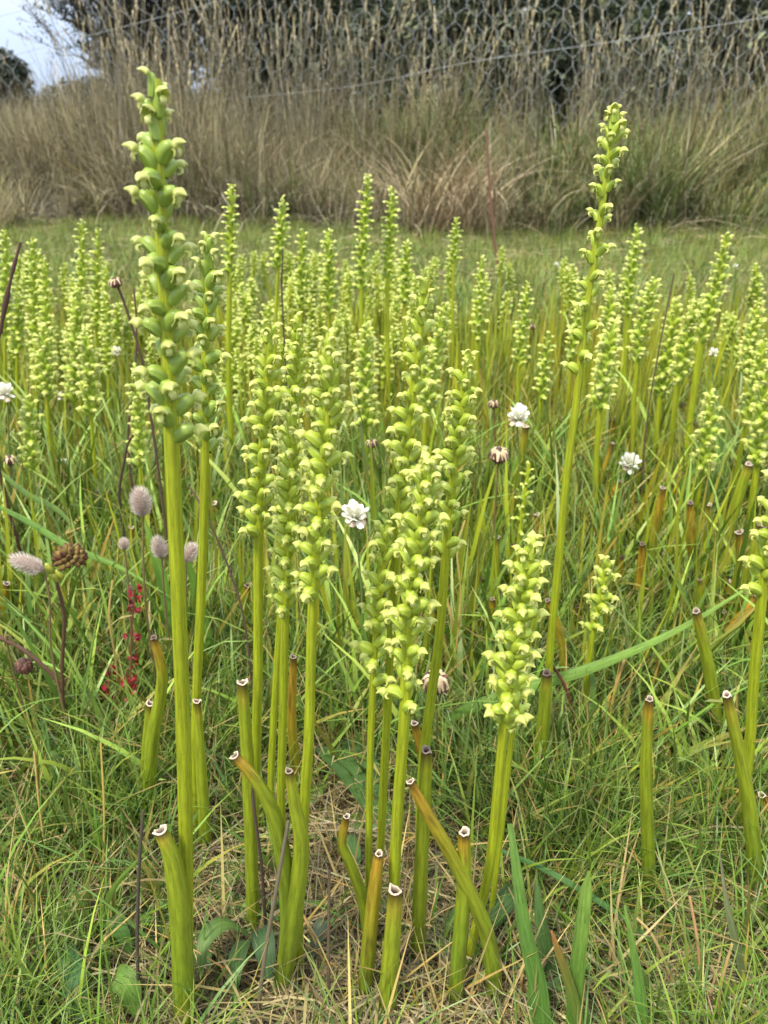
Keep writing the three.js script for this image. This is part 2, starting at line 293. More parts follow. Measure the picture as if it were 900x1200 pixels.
// ---------------------------------------------------------------- rough bank, fence and shrubs behind the meadow
{
  const B = stuff('bank_grass', 'tall tangled dry grass growing along the fence behind the meadow', 'grass');
  const T = ['#7d7252', '#695f45', '#8f8362', '#544c38', '#747050', '#9c9070'], Gr = ['#557030', '#466229', '#668038', '#748044'];
  const tall = [0, 1, 2, 3, 4].map(() => tuft(14, { r: 0.06, c: T, tip: '#b0a27c', len: [0.16, 0.48], lean: [0, 0.65], bend: [-0.6, 1.9], w: [0.0011, 0.0024], dry: 0 }));
  const green = [0, 1, 2].map(() => tuft(13, { r: 0.05, c: Gr, tip: '#8e9954', len: [0.12, 0.42], lean: [0, 0.45], bend: [0, 1.6], w: [0.0012, 0.0026], dry: 0.2 }));
  const low = [0, 1, 2].map(() => tuft(18, { r: 0.06, c: ['#473c2b', '#564a35', '#655a42', '#4c4e2c'], tip: '#7d7054', len: [0.1, 0.3], lean: [0.3, 1.3], bend: [0, 1.5], w: [0.0012, 0.0024], dry: 0, segs: 4 }));
  const bank = (n, d0, d1, keep, f) => { const o = []; while (o.length < n) { const x = rr(-2.5, 2.5), d = rr(d0, d1); if (rnd() < keep(x, d)) { const s = f(x, d) * (x < -0.95 ? lerp(1, 0.74, step(-0.95, -1.25, x)) : 1); o.push([x, terr(x, d), -d, rr(0, 6.283), s, s * rr(0.85, 1.2), ((k) => [k * rr(0.96, 1.05), k, k * rr(0.88, 1.06)])(rr(0.6, 1.25)), rr(-0.16, 0.16), rr(-0.16, 0.16) + (x < -0.2 ? 0.12 : 0)]); } } return o; };
  const foot = (x) => 2.66 + 0.42 * noise(x * 2.6 + 20, 0, 17) + 0.22 * noise(x * 9 + 20, 3, 17);
  const hgt = (x, d) => 0.4 + 1.0 * noise(x * 3.4 + 60, d * 3.4, 27);
  scatter(B, tall, M.straw, bank(1900, 2.75, 3.9, (x, d) => (d > foot(x) ? 1 : 0) * (0.18 + 0.82 * step(0.5, -0.15, x + 0.9 * (noise(x * 3, d * 3, 18) - 0.5))), (x, d) => rr(0.75, 1.1) * hgt(x, d) * lerp(0.8, 1, step(2.95, 3.5, d))), 'dry_tuft');
  scatter(B, green, M.blade, bank(1500, 2.8, 3.9, (x, d) => (d > foot(x) ? 1 : 0) * (0.12 + 0.88 * step(-0.1, 0.6, x + 0.9 * (noise(x * 3 + 7, d * 3, 19) - 0.5))), (x, d) => rr(0.7, 1.1) * hgt(x, d)), 'green_tuft');
  scatter(B, low, M.straw, bank(850, 2.66, 3.8, (x, d) => (d > foot(x) - 0.1 ? 1 : 0), () => rr(0.4, 0.95)), 'matted_tuft');
  const tangle = [0, 1, 2].map(() => tuft(9, { r: 0.07, c: ['#b3a88c', '#a2967a', '#8f856c', '#c0b59a'], tip: '#c2b69c', len: [0.15, 0.5], lean: [0.2, 1.1], bend: [-0.6, 1.6], w: [0.0011, 0.0021], dry: 0 }));
  scatter(B, tangle, M.straw, bank(1000, 2.72, 3.7, (x, d) => (d > foot(x) ? 1 : 0) * (x > 0.3 ? 0.45 : 1), (x, d) => rr(0.5, 1) * hgt(x, d)), 'tangled_stems');
  const tussock = [0, 1, 2].map((v) => tuft(46, { r: 0.05, c: v ? ['#a4966c', '#8d8058', '#b5a780', '#7a6e4a'] : ['#6d7f3a', '#8a9048', '#5b7032', '#9a9460'], tip: '#b9ab84', len: [0.2, 0.46], lean: [0.05, 0.5], bend: [0.5, 2.2], w: [0.001, 0.002], dry: 0.1, segs: 6 }));
  scatter(B, tussock, M.straw, bank(130, 2.74, 3.5, (x, d) => (d > foot(x) - 0.04 ? 1 : 0), () => rr(0.55, 1.05)), 'tussock');
  scatter(B, tall, M.straw, bank(760, 3.8, 6.5, (x, d) => x < -0.9 ? 1 : 0, () => rr(0.4, 0.85)).map((s) => [s[0] * (1 - s[2] * 0.12), ...s.slice(1)]), 'dry_tuft');
  // sparse tall flowering stalks with slim pale seed heads
  const stalk = [0, 1, 2, 3].map((v) => {
    const b = new MB();
    for (let i = 0; i < 4; i++) {
      const a = rr(0, 6.283), H = rr(0.34, 0.64), p = V(rr(-0.06, 0.06), 0, rr(-0.06, 0.06)), le = rr(0, 0.3), c = lin(['#7f7860', '#958c70', '#777058'][i % 3]), pts = [];
      for (let k = 0; k <= 6; k++) { const s = k / 6; pts.push(V(p.x + Math.cos(a) * H * le * s ** 1.5, H * s, p.z + Math.sin(a) * H * le * s ** 1.5)); }
      b.tube(pts, () => 0.0011, () => c, 3);
      const e = pts[6], dn = pts[6].clone().sub(pts[5]).normalize(), hl = rr(0.035, 0.075), hc = lin(v % 2 ? '#c8ba96' : '#b3a686');
      for (let k = 0; k < 11; k++) { const s = k / 10, t = k * 2.4, q = e.clone().addScaledVector(dn, s * hl); b.ribbon([q, q.clone().addScaledVector(dn, 0.009).add(V(Math.cos(t) * 0.003, 0, Math.sin(t) * 0.003)), q.clone().addScaledVector(dn, 0.014).add(V(Math.cos(t) * 0.0034, 0, Math.sin(t) * 0.0034))], (u) => 0.0019 * (1 - u * 0.8), () => hc, V(-Math.sin(t), 0, Math.cos(t))); }
    }
    return b.build();
  });
  scatter(B, stalk, M.straw, bank(215, 3.05, 4.0, (x, d) => x < -1.1 - 0.36 * (d - 3.2) ? 0.06 : x < -0.05 ? 0.9 : 0.45, () => rr(0.75, 1.12)), 'seed_stalk');

  // pale flattened clump of long dead stems
  const c = thing('dead_grass_clump', 'pale collapsed clump of dead grass arching over at the foot of the bank', 'grass clump', V(0.24, terr(0.24, 2.8), -2.8));
  const b = new MB();
  for (let i = 0; i < 260; i++) { const a = rr(-0.6, 1.8) + (rnd() < 0.3 ? 2.4 : 0), k = lin(['#b3a07c', '#a08b68', '#8f7b5a', '#c2b08c'][i % 4]).multiplyScalar(rr(0.75, 1.1)); bladeInto(b, c.position.clone().add(V(rr(-0.16, 0.14), 0, rr(-0.15, 0.1))), a, rr(0.25, 0.48), rr(0.05, 0.45), rr(0.4, 2.1), rr(0.0012, 0.0022), k, k, 7, rr(-0.5, 0.5)); }
  part('dead_stems', b.build(), M.straw, c, { kind: 'stuff' });
}
{
  // wire fence: strands and hexagonal netting, slightly slack
  const L0 = V(-2.5, 0, -4.35), L1 = V(2.6, 0, -3.45), on = (x) => lerp(L0.z, L1.z, (x - L0.x) / (L1.x - L0.x));
  const f = thing('wire_fence', 'slack chicken wire netting hung on plain wire strands behind the tall grass', 'wire fence', V(L0.x, 0.2, L0.z));
  const strand = (pts, r) => { const b = new MB(), g = lin('#ffffff'); b.tube(curve(pts, 30), () => r * 0.55, () => g, 5); part('wire_strand', b.build(), M.wire, f); };
  const on3 = (px, py) => { let d = 4; for (let k = 0; k < 8; k++) d = -on(at(px, py, d).x); return at(px, py, d); };
  strand([on3(-70, 88), on3(15, 65), on3(75, 49), on3(150, 30), on3(262, 0), on3(350, -28), on3(600, -90)], 0.0019);
  strand([on3(-80, 40), on3(0, 19), on3(72, 0), on3(200, -36)], 0.0019);
  strand([on3(250, 118), on3(420, 100), on3(550, 73), on3(725, 48), on3(900, 20), on3(1000, 4)], 0.0022);
  const b = new MB(), cw = 0.072, ch = 0.06, w = lin('#ffffff');
  const jit = (x, y) => V(x + 0.035 * (noise(x * 11, y * 11, 41) - 0.5) + 0.07 * (noise(x * 1.6, y * 2, 42) - 0.5), y + 0.035 * (noise(x * 11, y * 11, 43) - 0.5) + 0.09 * (noise(x * 1.5, y, 44) - 0.5), on(x) + 0.1 * (noise(x * 2.2, y * 2.5, 45) - 0.5));
  const edge = (p, q, r) => b.tube([p, p.clone().lerp(q, 0.5), q], () => r, () => w, 4);
  for (let j = 0; j < 18; j++) for (let i = 0; i < 72; i++) {
    const x = -2.45 + (i + (j % 2) * 0.5) * cw, y = 0.1 + j * ch, a = jit(x, y), u = jit(x, y + ch * 0.42);
    if (y > 1.12 - 0.03 * Math.abs(x)) continue;
    if (x < -1.3 && y > 0.63 + 0.05 * x) continue;
    edge(a, u, 0.0011); edge(u, jit(x - cw / 2, y + ch), 0.00075); edge(u, jit(x + cw / 2, y + ch), 0.00075);
  }
  part('wire_netting', b.build(), M.wire, f, { kind: 'stuff' });
}
function leafGeo(L, w, hex) {
  return hex.map((h) => { const b = new MB(); for (let i = 0; i < 7; i++) { const a = rr(0, 6.283), D = V(Math.cos(a) * 0.8, rr(-0.3, 0.9), Math.sin(a) * 0.8).normalize(), p = V(rr(-1, 1), rr(-1, 1), rr(-1, 1)).multiplyScalar(L * 0.8), c = lin(h).multiplyScalar(rr(0.6, 1.3)); b.ribbon([0, 0.5, 1].map((s) => p.clone().addScaledVector(D, s * L)), (s) => w * (s < 0.9 ? 0.6 + 0.8 * s * (1 - s) : 0.12), () => c, V(-Math.sin(a), rr(-0.3, 0.3), Math.cos(a)), 0.2); } return b.build(); });
}
function shrub(label, base, h, rx, rz, n, hexes, o = {}) {
  const g = thing('shrub', label, 'shrub', base, o.group), b = new MB(), bark = lin('#4a4237'), ends = [];
  for (let i = 0; i < (o.limbs ?? 9); i++) {
    const a = rr(0, 6.283), e = V(Math.cos(a) * rx * rr(0.2, 0.85), h * rr(0.55, 0.98), Math.sin(a) * rz * rr(0.2, 0.85)), pts = curve([base.clone(), base.clone().add(V(e.x * 0.25, e.y * 0.4, e.z * 0.25)), base.clone().add(e)], 8);
    b.tube(pts, (s) => lerp(0.02, 0.004, s), () => bark, 5); ends.push(e);
    for (let k = 0; k < 6; k++) { const s0 = pts[3 + (k % 5)], D = V(rr(-1, 1), rr(-0.1, 1), rr(-1, 1)).normalize(); b.tube([s0, s0.clone().addScaledVector(D, rr(0.1, 0.25))], () => 0.002, () => bark, 3); }
  }
  part('branches', b.build(), M.dry, g);
  const crown = new THREE.Group(); crown.name = 'foliage'; crown.userData = { kind: 'stuff' }; g.add(crown);
  const spots = [];
  while (spots.length < n) {
    const x = rr(-1, 1), y = rr(0, 1), z = rr(-1, 1), r = Math.hypot(x, Math.max(0, y - 0.5) * 1.9, z);
    if (r > 0.78 + 0.34 * noise(x * 3 + 10, y * 3 + z * 2 + 10, 51)) continue;
    if (noise(x * rx * 9 + 30, y * h * 9 + z * 6, 52) < 0.3) continue;
    spots.push([x * rx, y * h, z * rz, rr(0, 6.28), rr(0.7, 1.3), rr(0.7, 1.3), rr(0.55, 1.25), rr(-0.6, 0.6), rr(-0.6, 0.6)]);
  }
  scatter(crown, leafGeo(o.L ?? 0.03, o.w ?? 0.007, hexes), M.dark, spots, 'leaf_spray');
  return g;
}
{
  const dk = ['#65705a', '#6e7752', '#57654c'];
  const grp = 'dark shrubs forming the hedge behind the fence';
  shrub('dark leafy shrub behind the netting at the left end of the hedge', V(-0.82, 0.2, -5.1), 1.7, 0.78, 0.6, 5200, dk, { limbs: 12 });
  shrub('dark shrub behind the chicken wire in the middle of the hedge', V(0.45, 0.2, -4.9), 1.6, 0.8, 0.6, 5600, dk);
  shrub('dark shrub behind the chicken wire at the right end of the hedge', V(1.7, 0.2, -4.7), 1.6, 0.85, 0.65, 5600, dk);
  shrub('tall blackish hedge shrub standing behind the middle one', V(1.1, 0.2, -6), 2.2, 1.3, 0.6, 6500, dk, { L: 0.05, w: 0.014 });
  shrub('tall blackish hedge shrub standing behind the left one', V(-0.3, 0.2, -6.1), 2.1, 0.95, 0.6, 5500, dk, { L: 0.05, w: 0.014 });
  shrub('tall blackish hedge shrub beyond the right end of the netting', V(2.9, 0.2, -5.7), 2.2, 1.2, 0.6, 5000, dk, { L: 0.05, w: 0.014 });
  shrub('dark rounded bush far off against the sky in the upper left corner', V(-4.85, 0.15, -11), 0.82, 0.62, 0.6, 2600, ['#33402c', '#2a3526'], { L: 0.05, w: 0.014 });
  shrub('low scrubby bush at the foot of the hedge below the sky gap', V(-1.55, 0.2, -5.2), 0.3, 0.4, 0.4, 1500, ['#6a6448', '#5a5a40'], { limbs: 14 });
  // bare twiggy branches reaching left from the hedge against the sky
  const t = thing('twiggy_bush', 'half bare twiggy bush reaching left into the sky gap', 'bush', V(-1.05, 0.2, -4.75)), b = new MB(), bark = lin('#5a5346'), lf = new MB();
  const grow = (p, D, len, r, lv) => {
    const pts = [p.clone()]; let q = p.clone(), d = D.clone();
    for (let k = 0; k < 5; k++) { d.add(V(gauss() * 0.14, gauss() * 0.12 + 0.02, gauss() * 0.14)).normalize(); q = q.clone().addScaledVector(d, len / 5); pts.push(q); }
    b.tube(pts, (s) => r * (1 - 0.6 * s), () => bark, lv > 1 ? 3 : 5);
    if (lv < 3) for (let k = 1; k <= 5; k++) for (let m = 0; m < (lv ? 2 : 3); m++) grow(pts[k], d.clone().add(V(gauss(), gauss() * 0.8 + 0.15, gauss())).normalize(), len * rr(0.35, 0.55), r * 0.45, lv + 1);
    else for (let k = 1; k <= 5; k++) { const a = rr(0, 6.28), D2 = V(Math.cos(a), rr(-0.3, 0.9), Math.sin(a)), c = lin(['#4b4f36', '#5d5a44', '#3c432c'][k % 3]); lf.ribbon([0, 0.5, 1].map((s) => pts[k].clone().addScaledVector(D2, s * 0.02)), (s) => 0.0045 * (1 - Math.abs(s - 0.45)), () => c, V(-Math.sin(a), 0, Math.cos(a))); }
  };
  for (const [dx, dy, len] of [[-0.62, 0.78, 0.85], [-0.5, 1, 0.95], [-0.3, 1, 1.05], [-0.1, 1, 1.0], [0.15, 1, 1.0], [-0.45, 0.62, 0.55]]) grow(t.position.clone().add(V(rr(-0.05, 0.05), 0, rr(-0.05, 0.05))), V(dx, dy, rr(-0.15, 0.15)).normalize(), len, 0.011, 0);
  part('branches', b.build(), M.dry, t); part('leaves', lf.build(), M.dark, t, { kind: 'stuff' });
}

// ---------------------------------------------------------------- orchid florets (unit: about a millimetre; +z outward, +y up)
const TONE = {
  yellow: { ov: lin('#a2b938'), rib: lin('#b6c648'), hood: lin('#c8cd66'), lip: lin('#cfd27a'), st: lin('#b3bd2c'), lo: lin('#a2b126') },
  green: { ov: lin('#88a23a'), rib: lin('#9ab048'), hood: lin('#bfc466'), lip: lin('#c9cd7a'), st: lin('#acb72a'), lo: lin('#a2ae24') },
};
function ovaryInto(b, T, o, nu, nv) {              // o: [tip z, tip y, girth, bulge]
  const [tz, ty, gi] = o, pts = [];
  for (let k = 0; k <= nv; k++) { const s = k / nv; pts.push(V(0, ty * s + 0.5 * Math.sin(Math.PI * s), 0.2 + (tz - 0.2) * s - 0.35 * Math.sin(Math.PI * s))); }
  b.tube(pts, (s, a) => gi * (0.4 + 0.6 * Math.sin(Math.PI * Math.min(1, 0.1 + 0.84 * s) ** 0.85) ** 0.6) * (nu > 7 ? 1 + 0.05 * Math.cos(6 * a) : 1) * (s > 0.97 ? 0.6 : 1), (s, a) => mix(T.ov, T.rib, nu > 7 ? 0.5 + 0.5 * Math.cos(6 * a) : 0.3), nu, { cap: true, round: 0.012 });
}
function hoodInto(b, T, tz, ty, sc, nu, nv) {      // arching cap with a pointed beak
  const n0 = b.n, A = V(0, ty - 0.1, tz - 0.5), B = V(0, ty + 2.3 * sc, tz + 0.9 * sc), C = V(0, ty + 0.1 * sc, tz + 3.4 * sc);
  for (let j = 0; j <= nv; j++) {
    const u = j / nv, p = A.clone().multiplyScalar((1 - u) ** 2).addScaledVector(B, 2 * u * (1 - u)).addScaledVector(C, u * u);
    const t = B.clone().sub(A).multiplyScalar(1 - u).addScaledVector(C.clone().sub(B), u).normalize(), nrm = V(0, t.z, -t.y), w = 1.75 * sc * Math.max(0.03, Math.sin(Math.PI * Math.min(1, 0.16 + 0.84 * u)) ** 0.8);
    for (let i = 0; i <= nu; i++) { const f = (i / nu * 2 - 1) * 1.75, e = i === 0 || i === nu ? 0.12 * Math.sin(j * 2.3) : 0; b.vert(p.clone().add(V(Math.sin(f) * (w + e), 0, 0)).addScaledVector(nrm, -(1 - Math.cos(f)) * w * 0.9), mix(T.hood, T.ov, u < 0.2 ? 0.3 : 0)); }
  }
  for (let j = 0; j < nv; j++) for (let i = 0; i < nu; i++) { const a = n0 + j * (nu + 1) + i, c = a + nu + 1; b.i.push(a, c, a + 1, a + 1, c, c + 1); }
}
function lipInto(b, T, tz, ty, sc, n) {            // curled tongue and two rolled-back side sepals
  const P = (x, y, z) => V(x * sc, ty + y * sc, tz + z * sc);
  b.ribbon(curve([P(0, -0.5, 0.1), P(0, -0.7, 1.1), P(0, -1.6, 1.5), P(0, -2.5, 1.2), P(0, -2.7, 0.7)], n), (s) => sc * (0.45 + 0.5 * s + 0.12 * Math.sin(s * 19)) * (s > 0.95 ? 0.6 : 1), () => T.lip, V(1, 0, 0), 0.25);
  for (const x of [-1, 1]) {
    b.ribbon(curve([P(0.7 * x, -0.5, 0), P(1.3 * x, -0.9, 0.9), P(1.6 * x, -1.9, 0.8), P(1.35 * x, -2.2, 0.1)], n), (s) => sc * 0.42 * (1 - 0.75 * s * s), () => T.hood, V(0.3 * x, 0.4, 1));
    b.ribbon(curve([P(0.5 * x, 0, 0.2), P(0.9 * x, 0.1, 1.3), P(0.8 * x, -0.5, 2)], n), (s) => sc * 0.4 * (1 - 0.7 * s), () => T.hood, V(0, 1, 0));
  }
}
const STAGE = { ripe: [[3.7, 3.3, 1.85], 1], open: [[3.3, 3.6, 1.5], 0.98], young: [[2.2, 4.3, 1.2], 0.92], bud: [[1.2, 4.2, 1.15], 0.8] };
const FLO = {};
for (const t of ['yellow', 'green']) for (const s in STAGE) FLO[t + s] = [0, 1].map((v) => {
  const [o, hs] = STAGE[s], T = TONE[t], a = new MB(), h = new MB(), l = new MB(), oo = [o[0] * rr(0.95, 1.06), o[1] * rr(0.94, 1.05), o[2] * rr(0.92, 1.08)];
  ovaryInto(a, T, oo, 12, 8);
  a.ribbon(curve([V(0, -0.5, -0.3), V(0, -0.2, 0.6), V(0, 0.2, 1.9)], 4), (u) => 0.5 * (1 - u * 0.9), () => T.rib, V(1, 0, 0), 0.3);   // bract
  hoodInto(h, T, oo[0], oo[1], hs, 6, 6); if (s !== 'bud') lipInto(l, T, oo[0], oo[1], hs, 5);
  return [a.build(), h.build(), l.n ? l.build() : null];
});
function floretSpots(P, s0, s1, n, reach, o = {}) {         // P(s) on the axis
  const out = []; let az = rr(0, 6.28);
  for (let i = 0; i < n; i++) {
    const f = (i + rr(-0.25, 0.25)) / n, s = s0 + (s1 - s0) * clamp(f, 0, 1) ** (o.pow ?? 0.92); az += 2.4 + rr(-0.35, 0.35);
    const stage = f > 0.94 ? 'bud' : f > 0.84 ? 'young' : f > (o.ripe ?? 0.6) ? 'open' : 'ripe';
    out.push({ p: P(s), s, az, k: reach / 7.4 * lerp(1.04, 0.92, f) * rr(0.82, 1.12), stage, tip: lerp(0, -0.35, step(0.7, 1, f)) + rr(-0.26, 0.26), roll: rr(-0.35, 0.35), f });
  }
  return out;
}
const eul = new THREE.Euler(0, 0, 0, 'YXZ');

// a cut leaf: a hollow tube, green, ageing to yellow and brown at the dry pale rim
function cutLeaf(parent, pts, r0, r1, dryness, rimHex = '#decbb9', name = 'leaf') {
  const b = new MB(), g0 = lin('#708c22').multiplyScalar(rr(0.85, 1.15)), g1 = lin('#9aa82a'), ye = lin(dryness > 0.5 ? '#bd9230' : '#b0a234'), br = lin('#3b2417'), path = curve(pts, 18), tot = path.reduce((s, p, i) => s + (i ? p.distanceTo(path[i - 1]) : 0), 0), sp = rr(0, 99);
  const col = (s, a) => { const fromTip = (1 - s) * tot, q = mix(g0, g1, step(0, 0.75, s)), f = step(0.008 + dryness * 0.038 + Math.max(0, dryness - 0.6) * 0.2, 0.001, fromTip + 0.014 * (noise(a * 2 + sp, s * 24, 61) - 0.5)); q.lerp(ye, f * 0.9); if (noise(a * 3 + sp, s * tot * 260, 62) > 0.78) q.lerp(br, 0.55 * dryness); if (fromTip < 0.0016 + 0.0035 * noise(a * 1.5 + sp, 2, 63)) q.lerp(br, 0.85); return q; };
  b.tube(path, (s, a) => lerp(r0, r1, s ** 1.4) * (1 + 0.05 * Math.cos(3 * a + sp)) * (s > 0.97 ? 0.92 : 1), col, 11, { wide: 1.08 });
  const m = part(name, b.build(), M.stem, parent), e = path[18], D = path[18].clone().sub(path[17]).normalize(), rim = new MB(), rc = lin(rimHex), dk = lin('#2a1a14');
  rc.lerp(br, (parent.name.startsWith('onion') ? rnd() * 0.6 : rnd()) < 0.38 ? rr(0, 0.25) : rr(0.35, 0.9)); const prof = [[0, 0.97], [0.1, 1.03], [0.26, 0.98], [0.28, 0.78], [0.05, 0.6], [-0.8, 0.5], [-1.4, 0.1]].map(([y, k]) => [y * r1, k * r1]);
  const n0 = rim.n, Q = new THREE.Quaternion().setFromUnitVectors(V(0, 1, 0), D);
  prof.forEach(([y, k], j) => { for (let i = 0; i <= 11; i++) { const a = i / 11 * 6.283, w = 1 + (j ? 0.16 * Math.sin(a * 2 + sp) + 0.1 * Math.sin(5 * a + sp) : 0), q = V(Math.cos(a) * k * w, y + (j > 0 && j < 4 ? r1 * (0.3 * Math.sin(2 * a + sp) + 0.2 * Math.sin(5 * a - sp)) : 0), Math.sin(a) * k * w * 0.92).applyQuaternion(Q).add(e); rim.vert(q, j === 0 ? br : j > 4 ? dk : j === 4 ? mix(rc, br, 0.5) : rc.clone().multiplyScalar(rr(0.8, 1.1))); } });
  for (let j = 0; j < prof.length - 1; j++) for (let i = 0; i < 11; i++) { const a = n0 + j * 12 + i, c = a + 12; rim.i.push(a, c, a + 1, a + 1, c, c + 1); }
  part('dry_rim', rim.build(), M.dry, m);
  return m;
}
const BLEM = lin('#6a5a22');
const down = (p) => V(p.x, terr(p.x, -p.z) - 0.012, p.z);
// path of layout points to the world; the last reaches the ground
function worldPath(list, d0, d1) {
  const y0 = list[0][1], y1 = list[list.length - 1][1];
  const w = list.map(([x, y]) => at(x, y, lerp(d0, d1, (y - y0) / (y1 - y0 || 1))));
  if (w[0].y > terr(w[0].x, d0) - 0.004) { const a = w[0], bb = w[1], k = clamp((a.y - terr(a.x, d0) + 0.012) / Math.max(0.02, bb.y - a.y), 0, 4), q = down(a); q.x = a.x - (bb.x - a.x) * Math.min(k, 1.2) * 0.6; w.unshift(q); }
  return w;
}
const BASE = (p) => V(p.x, terr(p.x, -p.z), p.z);
function orchid(o) {       // o: label, path [[x,y]] from base to top, d, d1, w [base,top] stem widths, sp [y0,y1] spike, n florets, reach, tone, near, leaf {path,w,dry}
  const d0 = o.d, d1 = o.d1 ?? o.d, T = TONE[o.tone ?? 'yellow'], w = worldPath(o.path, d0, d1), g = thing('onion_orchid', o.label, 'orchid', BASE(w[0]), o.group);
  const cv = new THREE.CatmullRomCurve3(w, false, 'centripetal'), N = o.near ? 40 : 14, pts = cv.getPoints(N);
  const yb = o.path[0][1], yt = o.path[o.path.length - 1][1], rb = o.w[0] * 0.9 / 2 / FPX * depthOf(Math.min(yb, 1000), d0), rt = o.w[1] / 2 / FPX * depthOf(yt, d1);
  const sOf = (py) => { let best = 0, e = 1e9; for (let k = 0; k <= 100; k++) { const q = cv.getPoint(k / 100), c = Math.cos(PITCH), s = Math.sin(PITCH), X = EYE - q.y, Y = 600 - FPX * ((-q.z) * s - X * c) / ((-q.z) * c + X * s); if (Math.abs(Y - py) < e) { e = Math.abs(Y - py); best = k / 100; } } return best; };
  const s0 = sOf(o.sp[0]), s1 = sOf(o.sp[1]);
  const st = new MB(); st.tube(pts, (s) => lerp(rb, rt, s) * (s > s0 ? lerp(1, 0.84, (s - s0) / (1 - s0)) : 1), (s, a) => mix(T.lo, T.st, s).multiplyScalar(0.9 + 0.2 * noise(s * 14 + d0 * 90, a * 0.9, 81)).lerp(BLEM, o.near && noise(s * 60 + d0 * 70, a * 1.3, 82) > 0.86 ? 0.4 : 0), o.near ? 10 : 6, { cap: true, wide: 1.06 });
  part('stem', st.build(), M.stem, g);
  const reach = o.reach / FPX * depthOf((o.sp[0] + o.sp[1]) / 2, (d0 + d1) / 2), F = floretSpots((s) => cv.getPoint(s), s0, s1 - 0.01, o.n, reach, o);
  const mid = o.near ? null : new MB();
  for (const f of F) {
    eul.set(f.tip, f.az, f.roll); { const rs = lerp(rb, rt, f.s) * 0.6; f.p.add(V(Math.sin(f.az) * rs, 0, Math.cos(f.az) * rs)); }
    if (o.near) {
      const [ov, ho, li] = FLO[(o.tone ?? 'yellow') + f.stage][rnd() < 0.5 ? 0 : 1], m = new THREE.Mesh(ov, M.ovary); m.name = 'floret';
      m.position.copy(f.p).sub(g.position); m.rotation.copy(eul); m.scale.setScalar(f.k); m.castShadow = m.receiveShadow = true; g.add(m);
      const h = new THREE.Mesh(ho, M.petal); h.name = 'hood'; m.add(h); if (li) { const l = new THREE.Mesh(li, M.petal); l.name = 'lip'; m.add(l); }
    } else {
      const [q, hs] = STAGE[f.stage], b = new MB(), hi = o.reach > 13; ovaryInto(b, T, q, hi ? 7 : 5, hi ? 4 : 3); hoodInto(b, T, q[0], q[1], hs, hi ? 4 : 3, hi ? 3 : 2); if (hi && f.stage !== 'bud') lipInto(b, T, q[0], q[1], hs, 2);
      const mt = new THREE.Matrix4().compose(f.p, new THREE.Quaternion().setFromEuler(eul), V(f.k, f.k, f.k)), n0 = mid.n, tint = rr(0.85, 1.12);
      for (let k = 0; k < b.n; k++) { const v = V(b.p[k * 3], b.p[k * 3 + 1], b.p[k * 3 + 2]).applyMatrix4(mt); mid.p.push(v.x, v.y, v.z); mid.c.push(b.c[k * 3] * tint, b.c[k * 3 + 1] * tint, b.c[k * 3 + 2]); mid.u.push(b.u[k * 2], b.u[k * 2 + 1]); }
      for (const k of b.i) mid.i.push(k + n0);
    }
  }
  if (mid) part('flower_spike', mid.build(), M.petal, g, { kind: 'stuff' });
  for (const lf of o.leaves ?? []) { const lw = worldPath(lf.path, lf.d ?? d0, lf.d1 ?? lf.d ?? d0), D = depthOf(lf.path[0][1], lf.d ?? d0), D1 = depthOf(lf.path[lf.path.length - 1][1], lf.d1 ?? lf.d ?? d0); cutLeaf(g, lw, lf.w[0] * 0.93 / 2 / FPX * D, lf.w[1] * 0.93 / 2 / FPX * D1, lf.dry ?? 0.4); }
  return g;
}

// ---------------------------------------------------------------- the near orchids
const near = { near: true };
orchid({ ...near, label: 'tallest orchid at the left, with swollen green pods on a thick stem', tone: 'green', d: 0.262, path: [[219, 1150], [218, 1000], [213, 800], [203, 560], [196, 400], [188, 250], [183, 92]], w: [21, 15], sp: [520, 84], n: 41, reach: 42, pow: 1, ripe: 0.9,
  leaves: [{ path: [[217, 1206], [213, 1100], [206, 1030], [200, 1000], [188, 974]], w: [27, 17], d: 0.248, d1: 0.254, dry: 0.25 }] });
orchid({ ...near, label: 'orchid with loose rounded pods standing just behind the tallest one', tone: 'green', d: 0.36, path: [[228, 900], [231, 800], [238, 640], [240, 540], [241, 400], [246, 275]], w: [13, 9], sp: [532, 268], n: 34, reach: 29, ripe: 0.8,
  leaves: [{ path: [[241, 985], [236, 900], [231, 822]], w: [17, 10], d: 0.353, dry: 0.15 }] });
orchid({ ...near, label: 'slender orchid with a curved stem at the left of the middle clump', d: 0.31, path: [[296, 1060], [302, 800], [303, 640], [305, 560], [312, 460], [314, 378]], w: [13, 9], sp: [622, 374], n: 46, reach: 25,
  leaves: [{ path: [[298, 1095], [291, 900], [284, 800]], w: [17, 13], d: 0.3, dry: 0.3 }] });
orchid({ ...near, label: 'dense orchid spike rising behind two others in the middle clump', d: 0.36, path: [[318, 900], [330, 700], [338, 560], [345, 460], [349, 374]], w: [10, 7], sp: [600, 368], n: 40, reach: 23 });
orchid({ ...near, label: 'short orchid spike in front of the middle clump, lower than its neighbours', d: 0.29, path: [[345, 1090], [330, 960], [331, 860], [334, 725], [337, 640], [341, 560], [344, 482]], w: [12, 9], sp: [722, 478], n: 46, reach: 25,
  leaves: [{ path: [[329, 1170], [338, 1080], [324, 965], [300, 915], [275, 886]], w: [19, 12], d: 0.27, d1: 0.262, dry: 0.7 }] });
orchid({ ...near, label: 'full orchid spike at the right of the middle clump on a thick stem', d: 0.275, path: [[350, 1050], [357, 940], [362, 860], [366, 720], [374, 600], [384, 480], [388, 392]], w: [15, 10], sp: [702, 386], n: 56, reach: 31,
  leaves: [{ path: [[328, 1172], [342, 1080], [353, 985], [346, 945], [339, 904]], w: [24, 11], d: 0.266, d1: 0.262, dry: 0.25 }] });
